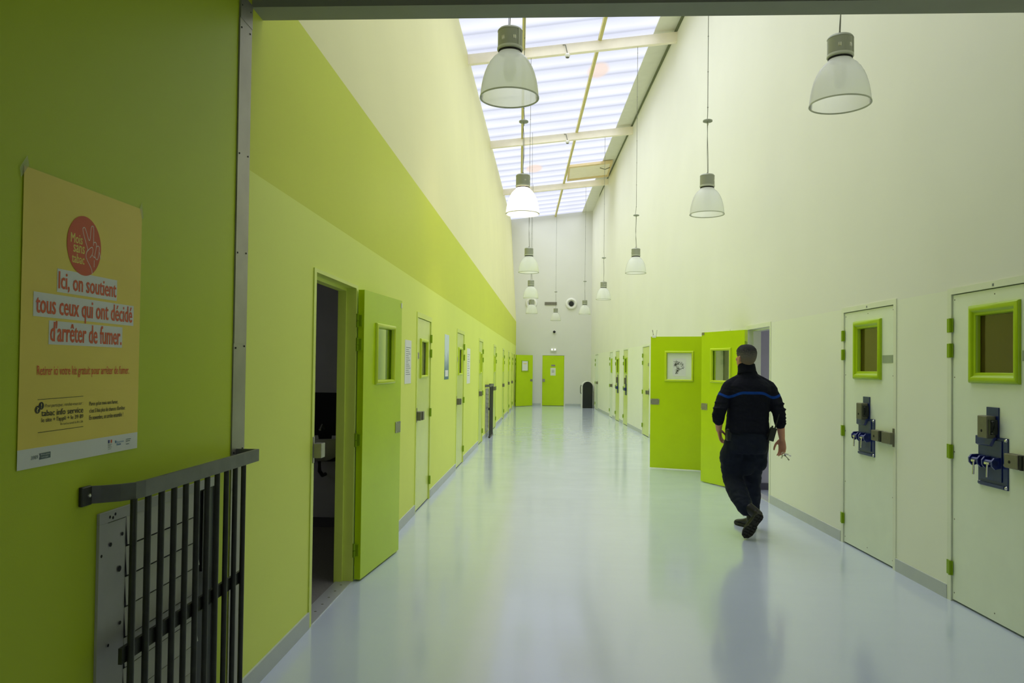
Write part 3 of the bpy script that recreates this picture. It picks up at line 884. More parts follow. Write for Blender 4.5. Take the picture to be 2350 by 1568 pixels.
# --- right wall
def lock_set(f, w, leaf, root):
    """navy bolt plate, steel lock case and lever of the heavy cell doors; x measured from the hinge"""
    o = lambda x: x - 0.048
    mb = MB(f)
    mb.box(o(0.43), o(0.55), 0, 0.008, 1.13, 1.32)
    mb.build('back_strip', M['blue'], leaf, bevel=0.001)
    mb = MB(f)
    mb.box(o(0.43), o(0.53), 0.008, 0.066, 1.130, 1.268)
    mb.build('lock_case', M['steel_dark'], leaf, bevel=0.006)
    mb = MB(f)
    mb.box(o(0.532), o(0.556), 0.016, 0.060, 1.155, 1.245)
    mb.tube([(o(0.53), 0.05, 1.165), (o(0.575), 0.05, 1.165), (o(0.575), 0.05, 1.235), (o(0.53), 0.05, 1.235)], 0.008, seg=8)
    mb.build('grip', M['dark'], leaf, smooth=False)
    mb = MB(f)
    mb.lathe([(0.0001, 0.003), (0.008, 0.002), (0.009, 0), (0.0001, 0)], (o(0.475), 0.066, 1.175), seg=10, axis='y')
    mb.build('keyhole', M['black'], leaf)
    mb = MB(f)
    mb.box(o(0.345), o(0.64), 0, 0.008, 0.828, 1.138)
    mb.box(o(0.36), o(0.59), 0.008, 0.014, 0.87, 1.12)
    mb.box(o(0.36), o(0.62), 0.008, 0.020, 0.835, 0.852)
    mb.hexa([(o(0.345), 0.008, 1.075), (o(0.50), 0.008, 1.075), (o(0.54), 0.008, 1.138), (o(0.345), 0.008, 1.138),
             (o(0.345), 0.026, 1.085), (o(0.49), 0.026, 1.085), (o(0.53), 0.026, 1.136), (o(0.345), 0.026, 1.136)])
    mb.build('bolt_plate', M['blue'], leaf, bevel=0.002)
    for x0, x1 in ((0.335, 0.435), (0.47, 0.58)):
        mb = MB(f)
        out = [(0.008, 0.955), (0.045, 0.945), (0.064, 0.965), (0.066, 0.995), (0.050, 1.015), (0.008, 1.018)]
        mb.prism(out, 0, o(x0), o(x0 + 0.014))
        mb.prism(out, 0, o(x1 - 0.014), o(x1))
        mb.tube([(o(x0), 0.045, 0.985), (o(x1), 0.045, 0.985)], 0.016, seg=12)
        mb.build('bolt_bracket', M['blue_bright'], leaf, smooth=False)
        MB(f).tube([(o((x0 + x1) / 2 + 0.01), 0.066, 0.98), (o((x0 + x1) / 2 + 0.012), 0.07, 0.895)], 0.006, seg=8).build('lever_pin', M['chrome'], leaf)
        MB(f).box(o(x0 + 0.03), o(x1 - 0.03), 0.058, 0.066, 0.972, 0.985).build('bolt_bar', M['chrome'], leaf)
    for x, z in ((0.615, 0.98), (0.625, 1.125), (0.625, 0.842), (0.358, 0.842)):
        MB(f).lathe([(0.0001, 0.010), (0.008, 0.008), (0.012, 0.0), (0.0001, 0.0)], (o(x), 0.008, z), seg=10, axis='y').build('screw', M['chrome'], leaf)
    mb = MB(f)
    mb.box(o(0.665), o(0.79), 0, 0.048, 0.972, 1.058)
    mb.build('lock_box', M['steel_dark'], leaf, bevel=0.005)
    MB(f).lathe([(0.0001, 0.002), (0.009, 0.002), (0.009, 0), (0.0001, 0)], (o(0.715), 0.048, 1.01), seg=10, axis='y').build('keyhole', M['black'], leaf)
    mb = MB(f)
    mb.tube([(o(0.81), 0.030, 0.972), (o(0.81), 0.030, 1.058)], 0.017, seg=12)
    mb.build('lock_roller', M['dark'], leaf)
    mb = MB(f)
    mb.box(w + 0.004, w + 0.03, 0.011, 0.017, 0.948, 1.092)
    mb.box(o(0.84), w + 0.03, 0.011, 0.046, 0.968, 1.058)
    mb.build('lock_keeper', M['steel_dark'], root, bevel=0.004)

for n, (a, b), lb in ((10, DOORS_R[0], 'white cell door with lime window frame and navy bolts, cut by the right edge of the view'),
                      (11, DOORS_R[1], 'white cell door with lime window frame and navy bolts, next to the doorway behind the person')):
    door(n, RW, a, b, lb, M['leaf_right'], M['jamb_right'], win=(0.203, 0.703, 1.466, 1.964), win_prof=PROF_BIG, pane=M['glass_brown'], latch=None,
         plate=True, leaf_parts=lock_set, leaf_top=2.052, screws=True)

# 12: lime leaf behind the person, opened into the corridor
h0, free = (2.452, 9.80), (2.085, 10.62)
e, L_ = unit(h0, free)
def thr12(f, w, leaf, root):
    MB(RW).box(-0.11, 0.004, 9.04, 9.97, -0.005, 0.006).build('threshold', M['threshold'], root)
    MB(f).box(w - 0.06, w - 0.005, 0.0, 0.004, 2.005, 2.04).build('sticker', M['steel'], leaf)
door(12, RW, 9.03, 9.98, 'lime door opened into the corridor right behind the person', M['green'], M['jamb_right'], opened=(h0, e, (-e[1], e[0]), 0.915),
     win=(0.265, 0.705, 1.36, 1.82), win_mat=M['frame_yellow'], pane=M['glass'], latch='plate', leaf_top=2.042, both=True, leaf_parts=thr12)

# 13: lime leaf with the drawing in its window
h0, free = (2.445, 11.69), (1.563, 11.995)
e, L_ = unit(h0, free)
def draw13(f, w, leaf, root):
    MB(f).box(0.31, 0.675, -0.022, -0.016, 1.385, 1.79).build('backing_card', M['leaf_right'], leaf)
    MB(f).box(0.395, 0.595, -0.016, -0.0145, 1.43, 1.70).build('drawing_sheet', M['drawing'], leaf)
    # scribbled ink ring with spikes, drawn with many short strokes
    rnd = random.Random(3)
    mb = MB(f)
    cx, cz = 0.495, 1.585
    for k in range(150):
        t_ = rnd.random()
        if t_ < 0.55:
            a = rnd.uniform(0, 2 * math.pi); r = rnd.gauss(0.052, 0.012)
            x, z = cx + r * math.cos(a), cz + r * math.sin(a)
        elif t_ < 0.75:
            x, z = cx + 0.045 + rnd.gauss(0, 0.02), cz + 0.03 + rnd.gauss(0, 0.022)
        else:
            s_ = rnd.random()
            x, z = cx + 0.02 + rnd.gauss(0, 0.012) + 0.02 * s_, cz - 0.05 - 0.07 * s_
        a = rnd.uniform(0, math.pi); ln = rnd.uniform(0.006, 0.017); wd = rnd.uniform(0.0015, 0.0035)
        dx, dz = math.cos(a), math.sin(a)
        p = [(x - dx * ln - dz * wd, z - dz * ln + dx * wd), (x + dx * ln - dz * wd, z + dz * ln + dx * wd), (x + dx * ln + dz * wd * .3, z + dz * ln - dx * wd * .3), (x - dx * ln + dz * wd * .3, z - dz * ln - dx * wd * .3)]
        y0 = -0.0142 + 0.0000015 * k
        mb.prism([(q[0], q[1]) for q in p], 1, y0, y0 + 0.0003)
    mb.build('ink_drawing', M['ptext'], leaf)
    # forked white hook clipped on the top edge
    mb = MB(f)
    mb.tube([(w - 0.09, -0.022, 2.14), (w - 0.075, -0.022, 2.06), (w - 0.055, -0.022, 2.045), (w - 0.035, -0.022, 2.06), (w - 0.02, -0.022, 2.14)], 0.008, seg=8)
    mb.box(w - 0.08, w - 0.02, -0.05, 0.004, 2.02, 2.05)
    mb.build('hook', M['white'], leaf)
door(13, RW, 10.75, 11.78, 'lime door opened into the corridor with an ink drawing in its window', M['green'], M['jamb_right'], opened=(h0, e, (-e[1], e[0]), L_),
     win=(0.275, 0.715, 1.345, 1.815), win_mat=M['frame_yellow'], pane=M['glass'], latch='plate', leaf_top=2.036, both=True, leaf_parts=draw13)

# far right doors
def small_lock(f, w, leaf, root):
    mb = MB(f)
    mb.box(0.40, 0.52, 0, 0.05, 1.12, 1.29); mb.build('lock_case', M['steel_dark'], leaf, bevel=0.004)
    mb = MB(f)
    mb.box(0.33, 0.60, 0, 0.012, 0.82, 1.13); mb.box(0.34, 0.44, 0.012, 0.06, 0.94, 1.02); mb.box(0.48, 0.58, 0.012, 0.06, 0.94, 1.02)
    mb.build('bolt_plate', M['blue'], leaf, bevel=0.003)
    MB(f).box(0.43, 0.53, 0, 0.01, 1.13, 1.36).build('back_strip', M['blue'], leaf)
FR = [(14, DOORS_R[4], 'pale lime closed door just beyond the drawing door, half hidden by it', dict(win=None, latch='pair'), M['leaf_right2']),
      (15, DOORS_R[5], 'pale lime closed door with navy bolts, nearer of the twin far doors', dict(win=(0.2, 0.64, 1.40, 1.84), latch=None, leaf_parts=small_lock), M['leaf_right2']),
      (16, DOORS_R[6], 'pale lime closed door with navy bolts, farther of the twin far doors', dict(win=(0.2, 0.66, 1.40, 1.84), latch=None, leaf_parts=small_lock), M['leaf_right2']),
      (17, DOORS_R[7], 'cream closed door with narrow lime window beyond the twin far doors', dict(win=(0.3, 0.56, 1.40, 1.86), latch='pair'), M['leaf_right']),
      (18, DOORS_R[8], 'cream closed door at the far right corner beside the arched cabinet', dict(win=None, latch='pair'), M['leaf_right'])]
for n, (a, b), lb, kw, lm in FR:
    rt_, lf_, f_, w_ = door(n, RW, a, b, lb, lm, M['jamb_right'], pane=M['glass_grey'], leaf_top=2.045, **kw)
    if n == 14:
        MB(f_).box(w_ - 0.2, w_ - 0.1, 0, 0.004, 1.60, 1.67).build('name_plate', M['steel'], lf_)

# 19: end wall door
door(19, BW, -0.345, 0.63, 'lime closed door in the middle of the end wall', M['green'], M['wall_back'], hinge_far=True, win=None, latch=None, leaf_top=2.04, hinges=(), depth=0.12, jw=0.045)
lf = [o for o in kids(bpy.data.objects['door_19']) if o.name.startswith('leaf')][0]
MB(BW).box(-0.003, 0.03, -0.29, -0.19, 0.97, 1.09).build('lock_box', M['steel'], lf)
MB(BW).box(-0.003, 0.002, 0.06, 0.22, 1.60, 1.67).build('name_plate', M['steel'], lf)

# notice on the end door
t = empty('door_notice', BW(0, 0.135, 1.24), 'white sheet taped to the lime door of the end wall', 'notice')
MB(BW).box(-0.003, -0.001, 0.03, 0.24, 1.23, 1.54).build('sheet', M['paper'], t)
for k in range(4):
    MB(BW).box(-0.001, 0.0, 0.08, 0.19 - 0.02 * (k % 2), 1.44 - 0.03 * k, 1.452 - 0.03 * k).build('text_line', M['ink'], t)

# ------------------------------------------------------------------ cells behind the open doors
def room(n, x0, x1, y0, y1, label, z1=2.6, open_side='+x', skirt=True, wallm=None):
    wm = wallm or M['cellwall']
    mb = MB()
    t_ = 0.1
    if open_side != '+x': mb.box(x1, x1 + t_, y0 - t_, y1 + t_, 0, z1)
    if open_side != '-x': mb.box(x0 - t_, x0, y0 - t_, y1 + t_, 0, z1)
    mb.box(x0, x1, y0 - t_, y0, 0, z1)
    mb.box(x0, x1, y1, y1 + t_, 0, z1)
    mb.box(x0 - t_, x1 + t_, y0 - t_, y1 + t_, z1, z1 + t_)
    tag(mb.build(n, wm, keep=True), label, 'cell walls', kind='structure')
room('wall_cell', -4.0, -1.51, 3.9, 7.2, 'grey walls of the dark cell behind the left doorway')
tag(MB().box(-4.0, XL - 0.01, 3.9, 7.2, -0.1, 0.0).build('floor.001', M['cellfloor'], keep=True), 'dark grey vinyl floor of the dark left cell', 'floor', kind='structure')
tag(MB().box(-3.9, -1.7, 7.185, 7.2, 0.0, 0.09).build('baseboard_cell', M['cellskirt'], keep=True), 'dark skirting in the dark left cell', 'skirting', kind='structure')
t = empty('window_8', (-3.95, 5.6, 1.3), 'dim glowing fill panel added in the dark left cell', 'window', kind='structure')  # added out of view to lift the light on the cell walls
M['cell_fill'] = mat('dim cell fill panel', (230, 232, 240), rough=0.5, var=0, emit=(232, 230, 236), estr=0.7)
MB().box(-3.998, -3.97, 5.0, 6.2, 1.3, 2.2).build('pane', M['cell_fill'], t)
mb = MB()
for k in range(5):
    mb.tube([(-3.93, 5.1 + 0.25 * k, 1.3), (-3.93, 5.1 + 0.25 * k, 2.2)], 0.012)
mb.build('bars', M['rail'], t)  # bars in front of the added cell panel
xr = right_x(9.5)
room('wall_cell.001', xr + 0.165, 5.6, 8.0, 10.03, 'pale lavender walls of the cell behind the person', open_side='-x')
tag(MB().box(2.51, 5.6, 8.0, 10.03, -0.1, -0.001).build('floor.002', M['cellfloor'], keep=True), 'grey vinyl floor of the cell behind the person', 'floor', kind='structure')
tag(MB().box(2.70, 5.6, 10.016, 10.03, 0.0, 0.085).build('baseboard_cell.001', M['cellskirt'], keep=True), 'dark skirting in the cell behind the person', 'skirting', kind='structure')
t = empty('window_6', (5.55, 9.0, 1.0), 'barred daylit window of the cell behind the person', 'window', kind='structure')
MB().box(5.57, 5.598, 8.4, 9.6, 1.0, 2.1).build('pane', M['cellwin'], t)
mb = MB()
for k in range(5):
    mb.tube([(5.53, 8.5 + 0.25 * k, 1.0), (5.53, 8.5 + 0.25 * k, 2.1)], 0.012)
mb.build('bars', M['rail'], t)
room('wall_cell.002', right_x(11.2) + 0.17, 5.4, 10.2, 11.85, 'grey walls of the cell behind the lime door with the drawing', open_side='-x')
tag(MB().box(2.44, 5.4, 10.2, 11.85, -0.1, -0.001).build('floor.003', M['cellfloor'], keep=True), 'grey vinyl floor of the cell behind the drawing door', 'floor', kind='structure')
room('wall_cell.003', -3.5, XL - 0.125, 28.9, 30.7, 'grey walls of the cell at the far left end')
tag(MB().box(-3.5, XL - 0.005, 28.9, 30.7, -0.1, -0.001).build('floor.004', M['cellfloor'], keep=True), 'grey vinyl floor of the far left cell', 'floor', kind='structure')

# washbasin seen in the dark cell
t = empty('washbasin', (-2.12, 7.0, 0.66), 'white washbasin with black splashback in the dark cell', 'washbasin')
mb = MB()
rings = []
for (zz, rx, ry) in ((0.655, 0.10, 0.10), (0.70, 0.19, 0.17), (0.78, 0.24, 0.20), (0.86, 0.26, 0.215), (0.865, 0.235, 0.19), (0.80, 0.20, 0.16), (0.72, 0.12, 0.10)):
    rings.append([(-2.12 + rx * math.cos(a) * (1 if True else 1), 7.0 + (ry * math.sin(a) if math.sin(a) < 0 else 0.195 * math.sin(a)), zz) for a in [2 * math.pi * k / 32 for k in range(32)]])
mb.rings(rings)
mb.build('bowl', M['ceramic'], t, smooth=True)
MB().tube([(-2.12, 7.16, 0.93), (-2.12, 7.08, 0.97), (-2.12, 7.02, 0.93)], 0.012).build('tap', M['chrome'], t)
MB().tube([(-2.12, 7.02, 0.66), (-2.12, 7.03, 0.55), (-2.11, 7.09, 0.50), (-2.11, 7.18, 0.50)], 0.018).build('waste_pipe', M['dark'], t)
MB().box(-2.9, -1.6, 7.186, 7.199, 0.62, 1.27).build('splashback', M['splash'], t)

# ------------------------------------------------------------------ pendant lamps
SHADE = [(0.076, 0.305), (0.083, 0.296), (0.088, 0.288), (0.112, 0.268), (0.134, 0.240), (0.153, 0.205), (0.168, 0.168), (0.180, 0.125), (0.189, 0.080), (0.194, 0.040), (0.1965, 0.0)]
LZ = 3.346
def lamp_parts(root, lit=False):
    c = (0, 0, 0)
    def part(mb, n, m, par=root, smooth=None):
        o = mb.build(n, m, None, keep=True, smooth=smooth)
        o.parent = par
        return o
    mb = MB()
    mb.rings([[(r * (1 + (0.003 if k % 2 else -0.003)) * math.cos(2 * math.pi * k / 144), r * (1 + (0.003 if k % 2 else -0.003)) * math.sin(2 * math.pi * k / 144), h) for k in range(144)] for r, h in SHADE], cap=False)
    mb.smooth = True
    sh = part(mb, 'shade', M['shade'])
    mb = MB().lathe([(0.1945, 0.0), (0.1945, 0.006), (0.200, 0.006), (0.2005, -0.003), (0.1945, -0.003)], c, seg=96, closed=True)
    part(mb, 'rim', M['housing_rim'], sh)
    h = [(0.0001, 0.470), (0.055, 0.470), (0.074, 0.466), (0.083, 0.456), (0.085, 0.448), (0.083, 0.446), (0.083, 0.338), (0.085, 0.336), (0.085, 0.328), (0.0001, 0.328)]
    ho = part(MB().lathe(h, c, seg=64), 'housing', M['housing'])
    part(MB().lathe([(0.0001, 0.329), (0.079, 0.329), (0.079, 0.306), (0.0001, 0.306)], c, seg=48), 'collar', M['black'])
    part(MB().lathe([(0.0855, 0.340), (0.0865, 0.338), (0.0865, 0.324), (0.080, 0.318), (0.079, 0.322), (0.0835, 0.328)], c, seg=64, closed=True), 'ring', M['housing_rim'], ho)
    for a in (-2.1, -1.15, 0.4):
        mb = MB()
        for k in range(3):
            an = a + (k - 1) * 0.09
            x, y = 0.0834 * math.cos(an), 0.0834 * math.sin(an)
            mb.blob((x, y, 0.385), 0.003, 0.003, 0.018, sub=1)
        part(mb, 'vent_slot', M['chrome'], ho)
    mb = MB()
    mb.hexa([(0.058, -0.0605, 0.34), (0.070, -0.0495, 0.34), (0.071, -0.0510, 0.34), (0.059, -0.062, 0.34),
             (0.058, -0.0605, 0.448), (0.070, -0.0495, 0.448), (0.071, -0.0510, 0.448), (0.059, -0.062, 0.448)])
    part(mb, 'seam_strip', M['housing_rim'], ho)
    part(MB().lathe([(0.0001, 0.30), (0.03, 0.29), (0.042, 0.24), (0.046, 0.19), (0.040, 0.14), (0.022, 0.115), (0.0001, 0.11)], c, seg=24), 'bulb', M['bulb'] if lit else M['bulb_off'])
    # hanger: eyelet, twisted cord and flex, disc 1.1 m above the rim
    mb = MB()
    mb.tube([(0.012 * math.cos(a), 0, 0.482 + 0.012 * math.sin(a)) for a in [2 * math.pi * k / 12 for k in range(12)]], 0.0035, seg=6, close=True)
    part(mb, 'eyelet', M['cable'])
    pts = [(0.004 * math.sin(z * 11), 0.003 * math.cos(z * 7), z) for z in [0.49 + 0.6 * k / 24 for k in range(25)]]
    part(MB().tube(pts, 0.0035, seg=6), 'hanger_cord', M['cable'])
    pts = [(0.012 * math.sin(z * 8 + 1), 0.01 * math.cos(z * 5), z) for z in [0.47 + 0.62 * k / 24 for k in range(25)]]
    part(MB().tube(pts, 0.0025, seg=6), 'flex', M['cable'])
    part(MB().lathe([(0.0001, 1.112), (0.045, 1.112), (0.055, 1.106), (0.055, 1.092), (0.048, 1.088), (0.0001, 1.088)], c, seg=32), 'hanger_disc', M['disc'])
    part(MB().lathe([(0.004, 1.088), (0.010, 1.075), (0.008, 1.05), (0.003, 1.045)], c, seg=12), 'cord_grip', M['housing_rim'])

def lamp_cable(root, x, y, top):
    L = top - LZ
    mb = MB()
    mb.tube([(0.02, 0, 1.112), (0.006, 0, 1.19), (0.0, 0, 1.26), (0.0, 0, L)], 0.0042, seg=6)
    z = 1.26
    while z < L - 0.1:
        mb.blob((0, 0, z), 0.009, 0.009, 0.008, sub=1)
        z += 0.42
    o = mb.build('cable', M['cable'], None, keep=True)
    o.parent = root

LP = [  # x, y, lit, label, ceiling
    (-0.292, 5.13, False, 'grey dome pendant lamp, the large one hanging nearest on the lime wall side'),
    (-0.341, 9.03, True, 'lit dome pendant lamp glowing white, the only burning one'),
    (-0.422, 14.585, False, 'unlit dome pendant lamp hanging right beyond the glowing one'),
    (-0.514, 19.95, False, 'unlit dome pendant lamp, fourth from the lintel in the lime wall row'),
    (-0.625, 25.60, False, 'unlit dome pendant lamp, last of the lime wall row, before the round air nozzle'),
    (1.953, 5.29, False, 'dome pendant lamp with slanting shade, the large one nearest the cream wall'),
    (1.815, 9.03, False, 'dome pendant lamp, second from the lintel along the cream wall'),
    (1.605, 14.585, False, 'dome pendant lamp, third from the lintel along the cream wall'),
    (1.389, 20.21, False, 'dome pendant lamp, fourth from the lintel along the cream wall'),
    (1.146, 25.70, False, 'dome pendant lamp, last of the cream wall row, right of the round air nozzle'),
    (0.202, 29.29, False, 'smallest looking dome pendant lamp, hanging below the wall grille at the end')]
GR = 'dome pendant lamps hanging in two rows'
proto = None
for i, (x, y, lit, lb) in enumerate(LP):
    if i in (0, 1):
        r = empty('pendant_lamp', (x, y, LZ), lb, 'lamp', GR)
        lamp_parts(r, lit)
        if i == 0: proto = r
    else:
        r = proto.copy()
        COL.objects.link(r)
        r.location = (x, y, LZ)
        r['label'] = lb
        for ch in protokids:
            c = ch.copy(); COL.objects.link(c); c.parent = r
            for g in protosub[ch.name]:
                d = g.copy(); COL.objects.link(d); d.parent = c
    if i == 0:
        protokids = kids(proto)
        protosub = {c.name: kids(c) for c in protokids}
    top = beam_z(x) - 0.085 if y in BEAMS else roof_z(x)
    if y in (19.95, 25.60): top = roof_z(x)
    lamp_cable(r, x, y, top)
    r.rotation_euler = (0, 0, [0, 0.9, 2.2, 1.3, 0.5, 0.15, 1.6, 2.8, 0.8, 2.0, 1.1][i])

# ------------------------------------------------------------------ poster
PY, PZ = 1.936, 1.243
def PW(s, z, d=0.0):
    return Vector((XL + 0.002 + d, PY + s, PZ + z))
t = empty('poster', PW(0.29, 0), 'large yellow poster in French taped to the dark lime entrance wall', 'poster')
nx_, nz_ = 30, 60
zs = sorted(set([0.053] + [0.80 * k / nz_ for k in range(nz_ + 1)]))
bm = MB()
grid = {}
def crease(s, z):
    d = 0.0002
    d += 0.0006 * math.exp(-((s - 0.300) / 0.006) ** 2)
    for zz in (0.20, 0.40, 0.60):
        d += 0.0005 * math.exp(-((z - zz - 0.01 * (s / 0.58 - 0.5)) / 0.006) ** 2)
    return d
for i in range(nx_ + 1):
    s = 0.582 * i / nx_
    for j, z in enumerate(zs):
        grid[i, j] = bm.v(tuple(PW(s, z * (1 + 0.006 * s / 0.58), crease(s, z))))
for i in range(nx_):
    for j in range(len(zs) - 1):
        bm.face([grid[i, j], grid[i + 1, j], grid[i + 1, j + 1], grid[i, j + 1]], 1 if zs[j + 1] <= 0.0531 else 0)
sheet = bm.build('sheet', [M['poster_y'], M['poster_w']], t, smooth=False)
so = sheet.modifiers.new('thickness', 'SOLIDIFY'); so.thickness = 0.0008; so.offset = -1

def PF(d):      # builder coordinates (s, z, height above sheet)
    return lambda s, z, h: PW(s, z, d + h)

def flat(name, outline, m, d, par=t):
    mb = MB(PF(d)).prism(outline, 2, 0.0, 0.0003)
    return mb.build(name, m, par)

def text(name, body, s0, s1, z0, z1, m, d, par, weight=0.0, f=None, shear=0.0, bold=0.0):
    """lettering stretched into the box s0..s1, z0..z1"""
    c = bpy.data.curves.new('lettering', 'FONT')
    c.body = body
    c.size = 1.0
    c.offset = weight
    c.resolution_u = 2
    c.shear = shear
    o = bpy.data.objects.new('lettering', c)
    COL.objects.link(o)
    bpy.context.view_layer.update()
    dg = bpy.context.evaluated_depsgraph_get()
    me = bpy.data.meshes.new_from_object(o.evaluated_get(dg), depsgraph=dg)
    bpy.data.objects.remove(o)
    xs = [v.co.x for v in me.vertices]; ys = [v.co.y for v in me.vertices]
    x0, x1, y0, y1 = min(xs), max(xs), min(ys), max(ys)
    F = f or PF(d)
    for v in me.vertices:
        a = (v.co.x - x0) / (x1 - x0)
        b = (v.co.y - y0) / (y1 - y0)
        v.co = F(s0 + (s1 - s0) * a, z0 + (z1 - z0) * b, 0.0)
    if bold:
        b2 = bmesh.new()
        b2.from_mesh(me)
        me2 = me.copy()
        n0 = len(b2.verts)
        b2.from_mesh(me2)
        b2.verts.ensure_lookup_table()
        for k, v in enumerate(b2.verts):
            v.co.y += bold * (0.5 if k < n0 else -0.5)
            v.co.x += 0.0 if k < n0 else 0.00004
        b2.to_mesh(me)
        b2.free()
        bpy.data.meshes.remove(me2)
    me.name = name
    me.materials.clear()
    me.materials.append(m)
    q = bpy.data.objects.new(name, me)
    COL.objects.link(q)
    q.parent = par
    q.matrix_parent_inverse = world_of(par).inverted()
    return q

D1, D2, D3 = 0.0014, 0.0018, 0.0022
circ = lambda cx, cz, rx, rz, n=48: [(cx + rx * math.cos(2 * math.pi * k / n), cz + rz * math.sin(2 * math.pi * k / n)) for k in range(n)]
for (a, b, c_, d_) in ((0.144, 0.441, 0.482, 0.548), (0.047, 0.541, 0.408, 0.474), (0.113, 0.477, 0.334, 0.400)):
    flat('white_panel', [(a, c_), (b, c_), (b, d_), (a, d_)], M['poster_w'], D1)
badge = flat('badge', circ(0.266, 0.630, 0.083, 0.088), M['red'], D2)
text('lettering', 'Mois', 0.200, 0.255, 0.632, 0.660, M['pyellow'], D3, badge, 0.0, bold=0.0012)
text('lettering', 'sans', 0.213, 0.266, 0.6055, 0.6275, M['pyellow'], D3, badge, 0.0, bold=0.0012)
text('lettering', 'tabac', 0.207, 0.266, 0.5745, 0.602, M['pyellow'], D3, badge, 0.0, bold=0.0012)
hand = [
 [(0.282, 0.622), (0.253, 0.676), (0.258, 0.685), (0.268, 0.684), (0.291, 0.638), (0.295, 0.692), (0.302, 0.697), (0.31, 0.694), (0.309, 0.639)],
 [(0.311, 0.647), (0.318, 0.651), (0.325, 0.646), (0.325, 0.639), (0.316, 0.604)],
 [(0.326, 0.637), (0.333, 0.642), (0.34, 0.638), (0.34, 0.629), (0.334, 0.599), (0.325, 0.598), (0.317, 0.605)],
 [(0.276, 0.614), (0.3, 0.634), (0.308, 0.629), (0.306, 0.612), (0.293, 0.599)],
 [(0.282, 0.622), (0.273, 0.607), (0.275, 0.594), (0.303, 0.567), (0.306, 0.552)],
 [(0.341, 0.622), (0.347, 0.604)],
 [(0.306, 0.608), (0.314, 0.602), (0.32, 0.605)],
 [(0.315, 0.594), (0.315, 0.574)]]
mb = MB(PF(D3))
def chaikin(p):
    q = [p[0]]
    for a, b in zip(p, p[1:]):
        q.append((a[0] * .75 + b[0] * .25, a[1] * .75 + b[1] * .25))
        q.append((a[0] * .25 + b[0] * .75, a[1] * .25 + b[1] * .75))
    return q + [p[-1]]
for pl in hand:
    pl = chaikin(chaikin(pl))
    for k in range(len(pl) - 1):
        (ax, az), (bx, bz) = pl[k], pl[k + 1]
        L_ = math.hypot(bx - ax, bz - az)
        px, pz = -(bz - az) / L_ * 0.0011, (bx - ax) / L_ * 0.0011
        ex, ez = (bx - ax) / L_ * 0.0008, (bz - az) / L_ * 0.0008
        h_ = 0.000004 * k
        mb.quad([(ax - ex + px, az - ez + pz, h_), (ax - ex - px, az - ez - pz, h_), (bx + ex - px, bz + ez - pz, h_), (bx + ex + px, bz + ez + pz, h_)])
mb.build('hand_outline', M['pwhite'], badge, recalc=False)
text('heading', 'Ici, on soutient', 0.150, 0.436, 0.484, 0.541, M['orange'], D3, t, 0.006, bold=0.0022)
text('heading', 'tous ceux qui ont décidé', 0.057, 0.532, 0.401, 0.470, M['orange'], D3, t, 0.006, bold=0.0022)
text('heading', "d'arrêter de fumer.", 0.119, 0.472, 0.342, 0.400, M['orange'], D3, t, 0.006, bold=0.0022)
text('subheading', 'Retirer ici votre kit gratuit pour arrêter de fumer.', 0.068, 0.521, 0.241, 0.275, M['orange'], D3, t, 0.006)
flat('rule', [(0.073, 0.1822), (0.276, 0.1842), (0.276, 0.1855), (0.073, 0.1835)], M['ptext'], D2)
flat('rule', [(0.077, 0.0925), (0.279, 0.0942), (0.279, 0.0955), (0.077, 0.0938)], M['ptext'], D2)
text('lettering', 'Pour participer, rendez-vous sur :', 0.104, 0.276, 0.1575, 0.1695, M['ptext'], D3, t, 0.0, shear=0.2)
text('lettering', 'tabac info service', 0.090, 0.277, 0.1365, 0.1535, M['ptext'], D3, t, 0.0, bold=0.0009)
text('lettering', "le site + l'appli + le 39 89", 0.091, 0.278, 0.1165, 0.1325, M['ptext'], D3, t, 0.0, bold=0.0005)
text('lettering', 'Du lundi au samedi de 8h à 20h', 0.172, 0.277, 0.107, 0.1135, M['ptext'], D3, t)
text('lettering', "Parce qu'un mois sans fumer,", 0.308, 0.460, 0.1515, 0.1675, M['ptext'], D3, t, 0.0, bold=0.0006)
text('lettering', "c'est 5 fois plus de chances d'arrêter.", 0.309, 0.503, 0.1295, 0.1465, M['ptext'], D3, t, 0.0, bold=0.0006)
text('lettering', 'En novembre, on arrête ensemble !', 0.309, 0.491, 0.110, 0.1255, M['ptext'], D3, t, 0.0, bold=0.0006)
bb = flat('speech_bubble', circ(0.074, 0.1555, 0.0105, 0.0105, 24), M['ptext'], D2)
text('lettering', '?', 0.070, 0.078, 0.149, 0.162, M['pyellow'], D3, bb)
bb = flat('speech_bubble', circ(0.089, 0.1655, 0.0105, 0.0105, 24), M['ptext'], D2 - 0.0001)
text('lettering', '!', 0.0875, 0.0905, 0.159, 0.172, M['pyellow'], D3, bb)
text('lettering', '3989', 0.052, 0.080, 0.0225, 0.0325, M['pslate'], D3, t)
lg = flat('logo', [(0.086, 0.0195), (0.132, 0.0205), (0.132, 0.037), (0.086, 0.036), (0.0885, 0.028)], M['pslate'], D2)
text('lettering', 'Service gratuit', 0.0905, 0.129, 0.0295, 0.0345, M['poster_w'], D3, lg)
text('lettering', '+ prix appel', 0.0915, 0.122, 0.0225, 0.0275, M['poster_w'], D3, lg)
flat('flag_patch', [(0.411, 0.032), (0.4175, 0.032), (0.4175, 0.042), (0.411, 0.042)], M['pnavy'], D2)
flat('flag_patch', [(0.4245, 0.032), (0.431, 0.032), (0.431, 0.042), (0.4245, 0.042)], M['red'], D2)
for k, z in enumerate((0.0275, 0.0235, 0.0185, 0.013)):
    flat('text_line', [(0.411, z), (0.431 - 0.004 * (k % 2), z), (0.431 - 0.004 * (k % 2), z + 0.0012), (0.411, z + 0.0012)], M['ink'], D2)
text('lettering', 'Assurance', 0.456, 0.498, 0.0285, 0.0355, M['pblue'], D3, t)
